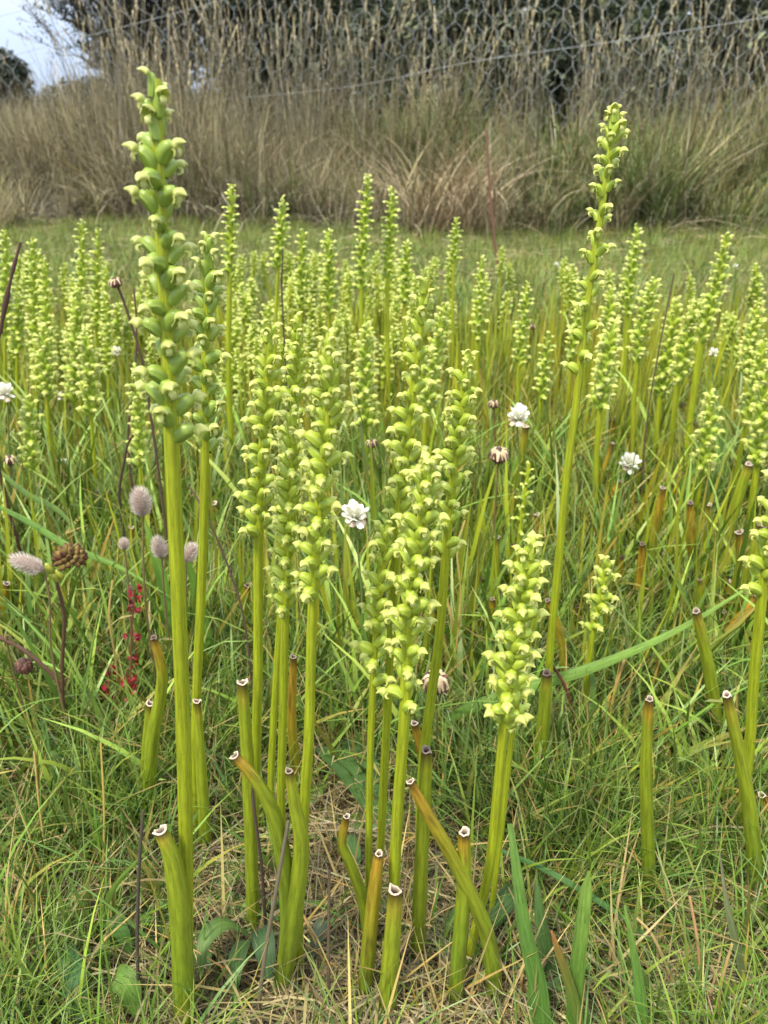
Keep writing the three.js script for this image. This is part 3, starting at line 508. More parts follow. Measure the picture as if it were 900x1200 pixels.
orchid({ ...near, label: 'tall sparse orchid with a bare gap low on its spike, centre of the group', d: 0.3, path: [[440, 1080], [446, 990], [454, 830], [461, 700], [468, 600], [475, 540], [482, 470], [491, 398], [499, 328]], w: [11, 9], sp: [650, 326], n: 38, reach: 27, ripe: 0.5,
  leaves: [{ path: [[424, 1190], [432, 1110], [440, 1030], [444, 1001]], w: [19, 11], d: 0.262, d1: 0.264, dry: 0.95 }] });
orchid({ ...near, label: 'orchid leaning right behind the centre spikes, flowers clustered at its top', d: 0.33, path: [[490, 1120], [495, 900], [506, 812], [516, 735], [523, 640], [534, 535], [542, 472], [548, 415]], w: [12, 8], sp: [655, 410], n: 42, reach: 23 });
orchid({ ...near, label: 'broad dense orchid spike standing in front at the centre', d: 0.27, path: [[461, 1060], [466, 950], [474, 840], [478, 740], [486, 660], [498, 580], [503, 545]], w: [16, 10], sp: [835, 540], n: 54, reach: 31,
  leaves: [{ path: [[451, 1198], [457, 1130], [463, 1044]], w: [26, 17], d: 0.255, d1: 0.258, dry: 0.3 }] });
orchid({ ...near, label: 'short side orchid at the left foot of the broad centre spike', d: 0.29, path: [[432, 1050], [433, 930], [437, 800], [444, 700], [455, 610]], w: [10, 7], sp: [800, 600], n: 24, reach: 27,
  leaves: [{ path: [[432, 1100], [424, 1050], [408, 1008], [401, 990], [406, 957]], w: [15, 9], d: 0.283, d1: 0.276, dry: 0.55 }] });
orchid({ ...near, label: 'stout orchid with a leaning stem and wide flower spike, right of centre', d: 0.28, path: [[546, 1140], [560, 1078], [573, 1020], [583, 930], [590, 855], [600, 780], [612, 700], [622, 635]], w: [14, 10], sp: [850, 632], n: 50, reach: 31.5,
  leaves: [{ path: [[531, 1195], [541, 1080], [544, 1030], [544, 976]], w: [18, 15], d: 0.258, d1: 0.262, dry: 0.6 }] });
orchid({ ...near, label: 'tall thin orchid at the right with a yellow spike against the bank', d: 0.43, path: [[636, 900], [645, 760], [655, 655], [664, 560], [678, 450], [688, 360], [703, 260], [716, 170], [720, 132]], w: [10, 7], sp: [440, 127], n: 38, reach: 23, ripe: 0.2, pow: 0.8,
  leaves: [{ path: [[632, 930], [636, 860], [641, 790]], w: [20, 13], d: 0.405, dry: 0.1 }] });
orchid({ ...near, label: 'small pale orchid with a short compact spike among the right hand stubs', d: 0.45, path: [[684, 840], [694, 745], [704, 700], [712, 655]], w: [8, 6], sp: [738, 650], n: 20, reach: 20 });
orchid({ ...near, label: 'orchid cut off by the right edge, with a long bare leaning stem', d: 0.36, path: [[876, 900], [884, 790], [894, 690], [899, 650], [905, 610], [912, 530]], w: [14, 10], sp: [705, 525], n: 26, reach: 28,
  leaves: [{ path: [[886, 1062], [880, 960], [868, 890], [852, 815]], w: [19, 12], d: 0.32, d1: 0.32, dry: 0.5 }] });
orchid({ label: 'thin second stem with a few buds beside the stout orchid right of centre', d: 0.3, path: [[578, 1050], [590, 950], [600, 862], [612, 790], [628, 720]], w: [8, 6], sp: [850, 715], n: 10, reach: 22 });

// ---------------------------------------------------------------- orchids farther back: [label, path, distance, stem width, spike from/to, half width, florets]
const back = [
  ['orchid with a tidy spike standing alone in front of the left drift', [[66, 600], [61, 540], [55, 467], [53, 385]], 0.8, 6, 467, 383, 17, 44],
  ['orchid spike paired with the white clover floret at its tip, left drift', [[114, 610], [112, 560], [107, 490], [103, 386]], 0.78, 6, 488, 384, 17, 50],
  ['short orchid at the left edge with a low knobbly spike', [[44, 620], [42, 590], [38, 548], [35, 466]], 0.76, 5, 550, 462, 16, 32],
  ['orchid crowded behind the two front spikes of the left drift', [[90, 590], [88, 480], [92, 340]], 0.95, 5, 470, 335, 16, 56],
  ['tallest orchid of the left drift, its tip against the bank', [[98, 560], [94, 400], [97, 260]], 1.0, 5, 380, 258, 12, 50],
  ['orchid just right of the tallest in the left drift', [[112, 560], [113, 400], [115, 268]], 1.05, 5, 385, 266, 11, 48],
  ['thin orchid with a loose tip between the left edge and the left drift', [[44, 520], [42, 400], [38, 278]], 0.98, 5, 395, 276, 12, 40],
  ['yellow tipped orchid leaning beside the thin loose one', [[58, 520], [56, 420], [53, 305]], 0.97, 5, 420, 303, 12, 44],
  ['orchid half hidden by the dark plantain stalk at the left edge', [[6, 520], [6, 400], [7, 270]], 1.0, 5, 400, 267, 13, 50],
  ['low orchid behind the short knobbly one at the left edge', [[22, 520], [20, 430], [22, 345]], 1.0, 5, 415, 342, 13, 36],
  ['orchid half hidden behind the tallest near orchid, lower left side', [[166, 600], [164, 540], [160, 430]], 0.7, 5, 545, 426, 15, 40],
  ['slim orchid between the left drift and the tallest near orchid', [[128, 540], [127, 450], [126, 345]], 0.95, 4, 440, 343, 11, 40],
  ['tall slim orchid showing above the pods beside the second near orchid', [[268, 440], [269, 340], [272, 216]], 0.85, 8, 325, 213, 12, 42],
  ['orchid with a crooked pointed tip in front of the bank, left of centre', [[322, 440], [325, 330], [332, 234]], 1.05, 5, 315, 231, 12, 42],
  ['orchid with an open loose spike just right of the crooked tipped one', [[352, 460], [353, 360], [355, 271]], 1.05, 5, 360, 268, 12, 36],
  ['plump tipped orchid in the centre drift', [[384, 460], [386, 350], [386, 272]], 1.05, 5, 370, 269, 13, 44],
  ['tallest orchid of the centre drift, tip high against the bank', [[424, 460], [424, 320], [431, 206]], 1.0, 6, 345, 203, 13, 54],
  ['second tallest orchid of the centre drift, right of the tallest', [[455, 460], [454, 330], [460, 220]], 1.02, 6, 330, 217, 12, 46],
  ['short orchid tucked right of the two tallest in the centre drift', [[474, 470], [474, 370], [477, 284]], 1.1, 5, 360, 281, 12, 40],
  ['orchid with a long dense spike between the clump and the tall sparse one', [[430, 600], [429, 540], [428, 470], [429, 382]], 0.8, 7, 500, 378, 18, 52],
  ['orchid partly hidden behind the tall sparse centre one', [[495, 590], [500, 480], [522, 358]], 0.8, 7, 485, 355, 17, 50],
  ['orchid with a thin tapering tip standing right of centre by the bank foot', [[530, 420], [531, 330], [535, 256]], 1.2, 4, 310, 254, 9, 34],
  ['bright yellow tipped orchid right of centre', [[558, 480], [560, 400], [565, 301]], 1.05, 4, 400, 299, 12, 40],
  ['small distant orchid by the red stalk at the foot of the bank', [[584, 380], [586, 330], [588, 291]], 1.7, 3, 322, 289, 6, 26],
  ['orchid on a slender stem with a narrow spike, right of the red stalk', [[606, 520], [608, 430], [619, 332]], 0.95, 5, 430, 329, 12, 40],
  ['small narrow orchid beside the white clover, left of the tall thin one', [[624, 560], [634, 465], [643, 391]], 0.9, 5, 468, 388, 12, 32],
  ['orchid close behind the tall thin one, on its left', [[662, 520], [670, 420], [682, 345]], 0.95, 5, 425, 340, 13, 34],
  ['crowded orchid just right of the tall thin one', [[696, 620], [703, 478], [720, 380]], 0.72, 7, 480, 376, 18, 48],
  ['orchid rising behind the crowded one right of the tall thin stem', [[708, 560], [712, 440], [715, 340]], 0.88, 6, 450, 336, 15, 48],
  ['tall orchid of the right drift, its tip overlapping the bank foot', [[730, 480], [735, 370], [747, 266]], 1.0, 5, 370, 263, 13, 46],
  ['full orchid with a straight green stem in the right drift', [[740, 580], [743, 470], [752, 390], [766, 330]], 0.85, 6, 425, 327, 15, 44],
  ['orchid with a wide spike beside the dark dry grass stalk', [[766, 560], [771, 490], [778, 440], [794, 351]], 0.85, 7, 466, 348, 15, 48],
  ['orchid sharing its top with the long leaning one, right drift', [[779, 600], [787, 510], [797, 440], [815, 355]], 0.82, 7, 447, 352, 15, 46],
  ['long leaning orchid of the right drift with the highest tip', [[790, 640], [803, 540], [822, 400], [838, 340], [852, 276]], 0.8, 8, 400, 272, 14, 46],
  ['short orchid with a drooping tip standing in front of the right drift', [[812, 640], [816, 600], [822, 552], [836, 462]], 0.72, 7, 556, 456, 17, 34],
  ['orchid near the right edge, partly hidden, behind the short one', [[868, 540], [876, 440], [889, 355]], 0.9, 6, 440, 352, 14, 42],
  ['orchid cut by the right edge with a thick low spike', [[870, 680], [877, 620], [888, 535], [900, 430]], 0.7, 9, 545, 425, 19, 42],
  ['tiny young orchid with a few spaced buds beside the brown clover head', [[606, 660], [610, 615], [615, 580], [620, 543]], 0.6, 6, 625, 541, 12, 15],
  ['orchid leaning behind the cut leaves at the right edge', [[850, 660], [862, 560], [880, 470], [896, 400]], 0.78, 6, 500, 395, 14, 38],
];
for (const [label, path, d, w, y0, y1, reach, n] of back) orchid({ label, path, d, w: [w, w * 0.75], sp: [y0, y1], reach, n });
// the drifts of small spikes behind them
for (const [label, group, count, x0, x1, ya, yb, da, db] of [
  ['small distant orchid spike in the crowded centre drift before the bank', 'distant orchids of the centre drift', 96, 265, 500, 292, 420, 1.0, 1.7],
  ['small distant orchid spike in the left drift beside the tallest near orchid', 'distant orchids of the left drift', 40, -20, 180, 290, 420, 1.0, 1.6],
  ['small distant orchid spike scattered right of the centre drift', 'distant orchids right of the centre drift', 9, 505, 600, 285, 380, 1.3, 1.9],
  ['small distant orchid spike among the taller ones of the right drift', 'distant orchids of the right drift', 18, 660, 900, 300, 430, 1.0, 1.6],
]) for (let i = 0; i < count; i++) {
  const x = rr(x0, x1), f = rnd(), y = lerp(ya, yb, f ** 1.2), d = lerp(db, da, f) * rr(0.95, 1.05), r = 12 / d * rr(0.68, 1.15), sp = r * rr(6, 9);
  orchid({ label, group, path: [[x + rr(-18, 15), y + sp + 45], [x + rr(-4, 3), y + sp * 0.6], [x, y + 3]], d, w: [4.5, 3.4], sp: [y + sp, y], reach: r, n: Math.round(rr(32, 44)) });
}

// ---------------------------------------------------------------- cut orchid leaves standing alone
function stub(label, path, w, dry, d, group, rim) {
  const dd = d ?? groundD(path[0][1]) - 0.004, ww = worldPath(path, dd, dd * 0.985), g = thing('cut_leaf', label, 'cut leaf', BASE(ww[0]), group);
  cutLeaf(g, ww, w[0] / 2 / FPX * depthOf(path[0][1], dd), w[1] / 2 / FPX * depthOf(path[path.length - 1][1], dd), dry, rim, 'leaf_blade'); return g;
}
stub('long cut leaf slanting up to a brown tip across the centre orchids', [[580, 1180], [573, 1101], [530, 1004], [499, 950], [481, 916]], [20, 9], 0.9, 0.262);
stub('upright cut leaf behind the centre spikes, yellow and thin', [[500, 1000], [497, 900], [486, 848]], [14, 9], 0.9);
stub('broad cut leaf behind the leaning centre stems', [[489, 1124], [492, 1040], [496, 960], [500, 880]], [17, 13], 0.1);
stub('tall green cut leaf with a bent brown top left of the tallest stem', [[174, 960], [178, 870], [190, 790], [180, 748]], [17, 9], 0.7);
stub('dark green cut leaf left of the tallest stem, hidden by the stub in front', [[172, 950], [172, 890], [176, 825]], [16, 10], 0.1);
stub('yellowish cut leaf between the second orchid and the middle clump', [[282, 760], [285, 720], [290, 686]], [14, 9], 0.8);
stub('thin brown cut leaf right of the middle clump base', [[350, 930], [342, 850], [344, 770]], [14, 8], 0.9);
stub('upright cut leaf standing alone at the right, brown topped and slim', [[762, 1090], [760, 1000], [757, 900], [761, 820]], [15, 10], 0.55, 0.315);
stub('cut leaf leaning left, black tipped, above the lone slim stub', [[842, 880], [838, 830], [826, 760], [816, 717]], [16, 10], 0.5);
stub('slim dark cut leaf beside the stout orchid flowers', [[580, 740], [581, 690], [582, 630]], [9, 7], 0.35);
stub('yellow topped cut leaf with white crumpled rim, right of the small pale orchid', [[811, 700], [810, 650], [809, 590]], [14, 8], 0.8);
stub('green cut leaf left of the white rimmed yellow one', [[760, 700], [764, 640], [777, 572]], [13, 7], 0.7);
stub('orange topped cut leaf beside the small pale orchid', [[740, 730], [748, 690], [753, 638]], [12, 7], 0.9);
stub('short green cut leaf right behind the white rimmed yellow one', [[816, 680], [826, 640], [832, 592]], [12, 6], 0.5);
stub('broad leaning cut leaf rising to the right near the right edge', [[834, 690], [848, 640], [866, 580], [878, 545]], [15, 10], 0.1);
stub('brown cut leaf with a withered top near the right edge', [[872, 720], [870, 680], [866, 624]], [14, 9], 1);
stub('thick yellow cut leaf with pale rim at the right edge', [[868, 760], [880, 680], [894, 616]], [20, 14], 0.5);
stub('fat yellow cut leaf lying toward the lower left from the right edge', [[832, 780], [850, 745], [888, 700]], [12, 10], 0.8);
stub('pinkish dry cut leaf fallen sideways among the right hand grass', [[838, 740], [846, 716], [858, 682]], [9, 7], 1);
stub('cut leaf with brown bend beside the tall thin orchid', [[664, 830], [660, 770], [651, 726], [642, 704]], [10, 7], 0.9);
stub('orange dry leaf slanting up right of the tall thin stem', [[690, 640], [700, 610], [727, 564]], [10, 7], 1);
stub('yellow leaf tip crossing the slanting orange leaf', [[676, 645], [690, 600], [718, 520]], [8, 5], 0.6);
stub('dark tipped cut leaf standing behind the white clover', [[600, 620], [606, 570], [616, 500]], [13, 8], 0.5);
stub('thin cut leaf right of the clover pair, dark tip', [[622, 570], [624, 545], [625, 508]], [9, 6], 0.9);
stub('brown capped cut leaf left of the tall thin orchid stem', [[657, 540], [658, 520], [659, 492]], [8, 6], 0.6);
stub('cut leaf with a dark cap beside the crowded right orchid', [[716, 560], [717, 530], [718, 492]], [9, 7], 0.6);
stub('small orange cut leaf behind the buds of the tiny young orchid', [[630, 660], [630, 630], [629, 603]], [8, 6], 0.8);
stub('yellow cut leaf with dark cap at the far left edge', [[2, 760], [3, 720], [8, 684]], [13, 8], 0.8);
stub('orange cut leaf below the tidy left spike', [[52, 620], [49, 595], [46, 570]], [12, 7], 0.8);
stub('orange cut leaf right of the pair below the left drift', [[98, 630], [96, 605], [92, 582]], [11, 7], 0.8);
stub('pale cut leaf slanting beside the left drift stems', [[124, 620], [120, 600], [114, 576]], [9, 6], 0.5);
stub('yellow cut leaf beside the fluffy clover head', [[158, 680], [157, 650], [154, 618]], [10, 7], 0.9);
stub('cut leaf with pinkish tip at the bottom right edge', [[902, 985], [898, 955], [893, 932]], [14, 9], 0.9);
stub('brown topped cut leaf right of the second orchid stem', [[250, 650], [252, 620], [250, 590]], [11, 8], 0.6);
// many more of the same, low among the stems in the middle distance
for (let i = 0; i < 52; i++) {
  const x = rr(10, 890), y = lerp(500, 790, rnd() ** 1.3), h = rr(38, 95) * lerp(0.55, 1, (y - 500) / 290), le = rr(-12, 16);
  if (Math.hypot(x - 80, y - 720) < 70) continue;
  stub('cut tubular orchid leaf standing low in the grass among the stems', [[x, y], [x + le * 0.3, y - h * 0.5], [x + le, y - h]], [rr(8, 14) * lerp(0.7, 1, (y - 500) / 290), rr(4.5, 7)], rnd() ** 1.2 * 0.62, null, 'plain cut orchid leaves in the middle distance', ['#7d6a5c', '#5a483c', '#a08c7c'][i % 3]);
}

// ---------------------------------------------------------------- broad grass blades and low leaves
function broad(label, path, d0, d1, w, hexes, o = {}) {
  const y = path.map((p) => p[1]), n = path.length, pts = curve(path.map(([px, py], k) => at(px, py, lerp(d0, d1, k / (n - 1)))), 22), b = new MB(), c0 = lin(hexes[0]), c1 = lin(hexes[1] ?? hexes[0]);
  const g = thing(o.name ?? 'grass_blade', label, o.cat ?? 'grass blade', pts[0].clone(), o.group), hw = w / 2 / FPX * depthOf((y[0] + y[n - 1]) / 2, (d0 + d1) / 2);
  b.ribbon(pts, o.shape ? (s) => hw * o.shape(s) : (s) => hw * Math.max(0.03, Math.min(1, (1 - s) * 2) ** 0.8) * (0.6 + 0.4 * Math.min(1, s * 3)), (s, x) => mix(c0, c1, s * s).multiplyScalar(x === 0 ? 1.12 : 1), o.side ?? V(1, 0, 0.35), o.fold ?? 0.3);
  part(o.part ?? 'blade', b.build(), M.broad, g); return g;
}
const GB = ['#5f8434', '#6d9040'];
broad('long wide grass blade sweeping up to the right behind the stout orchid', [[500, 880], [530, 840], [600, 812], [700, 780], [800, 735], [905, 670]], 0.44, 0.44, 14, ['#6a9430', '#86a842'], { side: V(0, 0.75, -0.66), fold: 0.2 });
broad('grass blade crossing from the left edge to the tallest stem', [[-10, 590], [30, 610], [80, 640], [140, 665], [200, 700]], 0.62, 0.5, 8, ['#628a30', '#7a9a3c'], { side: V(0, 0.75, -0.66) });
broad('thin curved grass blade descending from the left edge below the clover', [[-6, 548], [30, 578], [70, 600], [100, 640]], 0.7, 0.6, 7, ['#5d7c2e'], { side: V(0, 0.75, -0.66) });
broad('wide upright grass blade with a cut tip at the bottom right', [[672, 1225], [676, 1140], [683, 1080], [690, 1020]], 0.238, 0.246, 21, ['#6a9438', '#93b252'], { shape: (s) => s > 0.9 ? lerp(1, 0.12, (s - 0.9) * 10) * 0.55 : lerp(1, 0.62, s) });
broad('widest grass blade at the bottom right, left of the cut one', [[634, 1220], [630, 1150], [615, 1085], [606, 1020], [598, 965]], 0.24, 0.265, 34, ['#628e3a', '#7ea450'], { shape: (s) => lerp(1, 0.2, s ** 0.7) });
broad('grass blade with an orange withered tip at the bottom right', [[682, 1215], [670, 1160], [655, 1115], [646, 1090]], 0.235, 0.242, 15, ['#6b8c34', '#c07a4a'], { shape: (s) => lerp(1, 0.15, s ** 2) });
broad('narrow grass blade leaning left at the bottom right', [[754, 1215], [750, 1160], [742, 1110], [732, 1060]], 0.238, 0.25, 16, ['#6a9840', '#8cac54'], { shape: (s) => lerp(1, 0.15, s ** 1.5) });
broad('dull grass blade behind the cut one at the bottom right', [[640, 1205], [645, 1140], [634, 1080], [628, 1020]], 0.262, 0.29, 20, ['#64884a']);
broad('long thin grass blade lying across toward the lone slim stub', [[584, 995], [640, 1020], [700, 1055], [760, 1100], [790, 1150]], 0.32, 0.27, 7, ['#4c7a3a', '#5f8a48'], { side: V(0, 0.7, -0.7) });
broad('upright grey green blade at the far lower right', [[880, 1215], [868, 1130], [852, 1060], [843, 995]], 0.25, 0.285, 9, ['#6a7d4c', '#7e7a62']);
broad('wide green blade rising beside the tallest stem', [[204, 790], [196, 700], [180, 640], [166, 600]], 0.5, 0.53, 16, ['#5f8a2c', '#7a9a38']);
broad('wide green blade behind the second orchid stem', [[250, 840], [245, 760], [228, 680], [205, 620]], 0.5, 0.52, 17, ['#5b862e', '#6f9434']);
broad('wide blade leaning right of the centre stems', [[516, 790], [536, 730], [566, 690], [600, 610]], 0.56, 0.6, 17, ['#638a36', '#7a9a44']);
broad('pale green blade standing left of the broad leaning stub', [[772, 660], [790, 610], [800, 570], [836, 520]], 0.72, 0.74, 12, ['#5c8434', '#7a9c3e']);
{
  const b = new MB(), g = stuff('tall_grass_blades', 'scattered taller green grass blades standing above the fine grass', 'grass');
  for (let i = 0; i < 110; i++) {
    const x = rr(0, 900), y = lerp(600, 1190, rnd()), h = rr(50, 140), le = rr(-60, 60), d = groundD(y), p = atGround(x, y), q = at(x + le, y - h, d + rr(-0.02, 0.03)), hw = rr(4, 9) / 2 / FPX * depthOf(y, d), c0 = lin(['#5d822e', '#72963a', '#577c38', '#88a03c'][i % 4]), c1 = lin(['#83a244', '#99aa4e', '#b0a25a'][i % 3]);
    if (x > 200 && x < 600 && y > 850) continue;
    b.ribbon(curve([p, p.clone().lerp(q, 0.5).add(V(-(q.x - p.x) * 0.2, 0.004, 0)), q], 10), (s) => hw * Math.max(0.04, 1 - s ** 2.4), (s, x) => mix(c0, c1, s).multiplyScalar(x ? 1 : 1.12), V(rr(-1, 1), 0, rr(-1, 1)), 0.3);
  }
  const m = new THREE.Mesh(b.build(), M.broad); m.name = 'blades'; m.castShadow = m.receiveShadow = true; g.add(m);
}
const oval = (s) => Math.max(0.04, Math.sin(Math.PI * Math.min(1, 0.06 + 0.94 * s)) ** 0.75);
for (const [label, path, w, hex, dd] of [
  ['folded plantain leaf arching left at the foot of the middle clump', [[296, 1128], [268, 1130], [248, 1148], [240, 1180]], 20, ['#5d7c38', '#6a8642'], 0.005],
  ['upright plantain leaf beside the arching one', [[276, 1196], [282, 1170], [290, 1145], [297, 1126]], 22, ['#527238', '#5f8040'], 0],
  ['dark plantain leaf with pale edges at the lower left', [[104, 1225], [98, 1190], [90, 1160], [80, 1130]], 28, ['#3f6a34', '#4a7638'], 0],
  ['dark plantain leaf behind the clump base', [[318, 1185], [316, 1165], [312, 1145], [308, 1128]], 26, ['#3c5c30'], 0.01],
  ['large rounded leaf lying on the thatch behind the middle clump', [[372, 900], [395, 915], [420, 945], [440, 985]], 62, ['#4f7436', '#5c8040'], 0.0],
  ['grey green leaf lying near the centre stubs', [[388, 1110], [382, 1120], [374, 1135], [366, 1152]], 16, ['#67735a'], 0],
  ['green leaf lying flat left of the upright dry stem', [[122, 1112], [135, 1120], [150, 1132], [160, 1148]], 22, ['#5b8438'], 0],
  ['broad leaf under the leaning stem of the stout orchid', [[610, 1075], [600, 1085], [585, 1100], [572, 1120]], 26, ['#4c7036'], 0],
  ['pale leaf at the bottom edge left of the tallest orchid', [[166, 1215], [158, 1195], [146, 1185], [130, 1200]], 30, ['#64882f'], 0],
  ['leaf lying below the slanting cut leaf in the centre', [[520, 1120], [540, 1105], [556, 1092], [575, 1078]], 24, ['#567a36'], 0],
  ['rounded leaf beside the base of the leaning centre orchid', [[392, 1010], [405, 1020], [412, 1040], [414, 1062]], 26, ['#567c3a'], 0],
]) {
  const dm = groundD(path[1][1]) , n = path.length, pw = path.map(([x, y], k) => { const q = atGround(x, Math.min(y, 1230)); q.y += 0.013 + dd + 0.012 * Math.sin(Math.PI * k / (n - 1)) + 0.004; return q; }), pts = curve(pw, 14), b = new MB(), c0 = lin(hex[0]), c1 = lin(hex[1] ?? hex[0]);
  const g = thing('plantain_leaf', label, 'leaf', pts[0].clone()), hw = w / 2 / FPX * depthOf(path[1][1], dm);
  const T = pts[14].clone().sub(pts[0]).setY(0).normalize();
  b.ribbon(pts, (s) => hw * oval(s), (s, x) => mix(c0, c1, s).multiplyScalar(x === 0 ? 1.25 : 0.95), V(-T.z, 0.25, T.x), 0.22); part('leaf_blade', b.build(), M.broad, g);
}

// ---------------------------------------------------------------- dry stems, seed heads and small flowers
function stemInto(path, d0, d1, w, hex, ground = true) {
  const y0 = path[0][1], n = path.length; let ww = path.map(([x, y], k) => at(x, y, lerp(d0, d1, k / (n - 1))));
  if (ground && ww[0].y > 0.0) ww.unshift(down(ww[0]));
  const b = new MB(), r = w * 0.72 / 2 / FPX * depthOf(y0, d0), c = lin(hex), pts = curve(ww, 24);
  b.tube(pts, (s) => r * (1 - 0.25 * s), (s) => c, 7, { cap: true }); return { geo: b.build(), base: ww[0], tip: pts[24], dir: pts[24].clone().sub(pts[23]).normalize(), pts };
}
function dryStem(label, path, d0, d1, w, hex, name = 'dry_stem') { const s = stemInto(path, d0, d1, w, hex), g = thing(name, label, 'dry stem', BASE(s.base)); part('stalk', s.geo, M.dry, g); return [g, s]; }
dryStem('grey dry upright stem left of the tallest orchid base', [[164, 1205], [161, 1100], [164, 1000], [168, 950]], 0.255, 0.27, 6, '#4d4438');
dryStem('grey brown dry stem leaning right in front of the middle clump', [[300, 1205], [312, 1110], [326, 1030], [338, 962]], 0.252, 0.262, 7, '#766b55');
dryStem('dark dry stem crossing behind the leaning grey one', [[312, 1090], [306, 1010], [297, 940], [294, 900]], 0.29, 0.3, 6, '#54443a');
dryStem('thin brown dry stem between the clump and the centre stubs', [[386, 1205], [385, 1110], [386, 1020]], 0.255, 0.27, 6, '#64523f');
dryStem('dark red brown stalk standing in the grass at the right', [[681, 905], [675, 850], [660, 800], [640, 770]], 0.42, 0.44, 6, '#5c2c1c');
dryStem('dark fine stalk curving past the second orchid stem', [[296, 810], [285, 720], [266, 660], [240, 600], [222, 570]], 0.45, 0.48, 4, '#54402f');
dryStem('straw stem with a broken top right of the tall thin orchid', [[706, 900], [712, 850], [726, 790], [733, 770]], 0.43, 0.45, 6, '#a98a4e');
dryStem('golden straw stem beside the broken topped one', [[693, 920], [702, 870], [715, 815]], 0.42, 0.43, 6, '#b08c42');
dryStem('straw stem standing at the lower right corner', [[838, 1215], [846, 1150], [858, 1106]], 0.25, 0.26, 6, '#b39a62');
dryStem('straw stem leaning at the lower right beside the cut blade', [[800, 1190], [780, 1130], [760, 1090], [746, 1076]], 0.26, 0.275, 6, '#ab9260');
dryStem('pinkish straw stem at the lower right', [[822, 1200], [818, 1110], [808, 1050]], 0.255, 0.28, 6, '#a9825a');
dryStem('pale straw stem rising left of the sorrel', [[80, 1100], [62, 1040], [48, 960], [40, 880]], 0.31, 0.37, 5, '#a98f52');
dryStem('pale straw stem bent in front of the sorrel', [[128, 900], [138, 800], [128, 720], [132, 680]], 0.45, 0.47, 4, '#b49a58');
dryStem('orange straw stem low left of the leaning orchid at the lower left', [[118, 1085], [122, 960], [118, 870]], 0.31, 0.36, 4, '#a08a40');
dryStem('straw stem behind the leaning centre orchid', [[530, 800], [540, 700], [536, 640], [545, 610]], 0.5, 0.52, 4, '#ae9650');
dryStem('thin dark grass stalk among the right hand orchids', [[748, 600], [760, 480], [778, 380], [790, 320]], 0.75, 0.78, 3, '#5a4a38');
dryStem('tall red brown stalk standing before the bank', [[590, 345], [582, 300], [574, 220], [570, 152]], 1.95, 2.0, 5, '#7a5444');
dryStem('dark curved stalk under the brush headed one', [[150, 520], [158, 440], [160, 380], [157, 338]], 0.72, 0.74, 4, '#5a4030');
dryStem('bent dark stalk stub among the left drift stems', [[140, 580], [146, 540], [150, 520], [156, 510]], 0.66, 0.66, 5, '#4a3426');
dryStem('black thin stalk beside the crooked tipped orchid', [[330, 330], [331, 310], [331, 290]], 0.95, 0.95, 3, '#4a4032');
{
  const [g, s] = dryStem('dark purplish plantain stalk leaning at the left edge', [[-14, 470], [0, 390], [12, 330], [24, 284]], 0.62, 0.64, 6, '#56382e');
  const b = new MB(), c = lin('#4e3028'); b.tube(s.pts.slice(12), (u) => 0.0022 * (1 - 0.6 * u) * (1 + 0.3 * Math.sin(u * 60)), () => c, 7, { cap: true }); part('seed_spike', b.build(), M.dry, g);
}
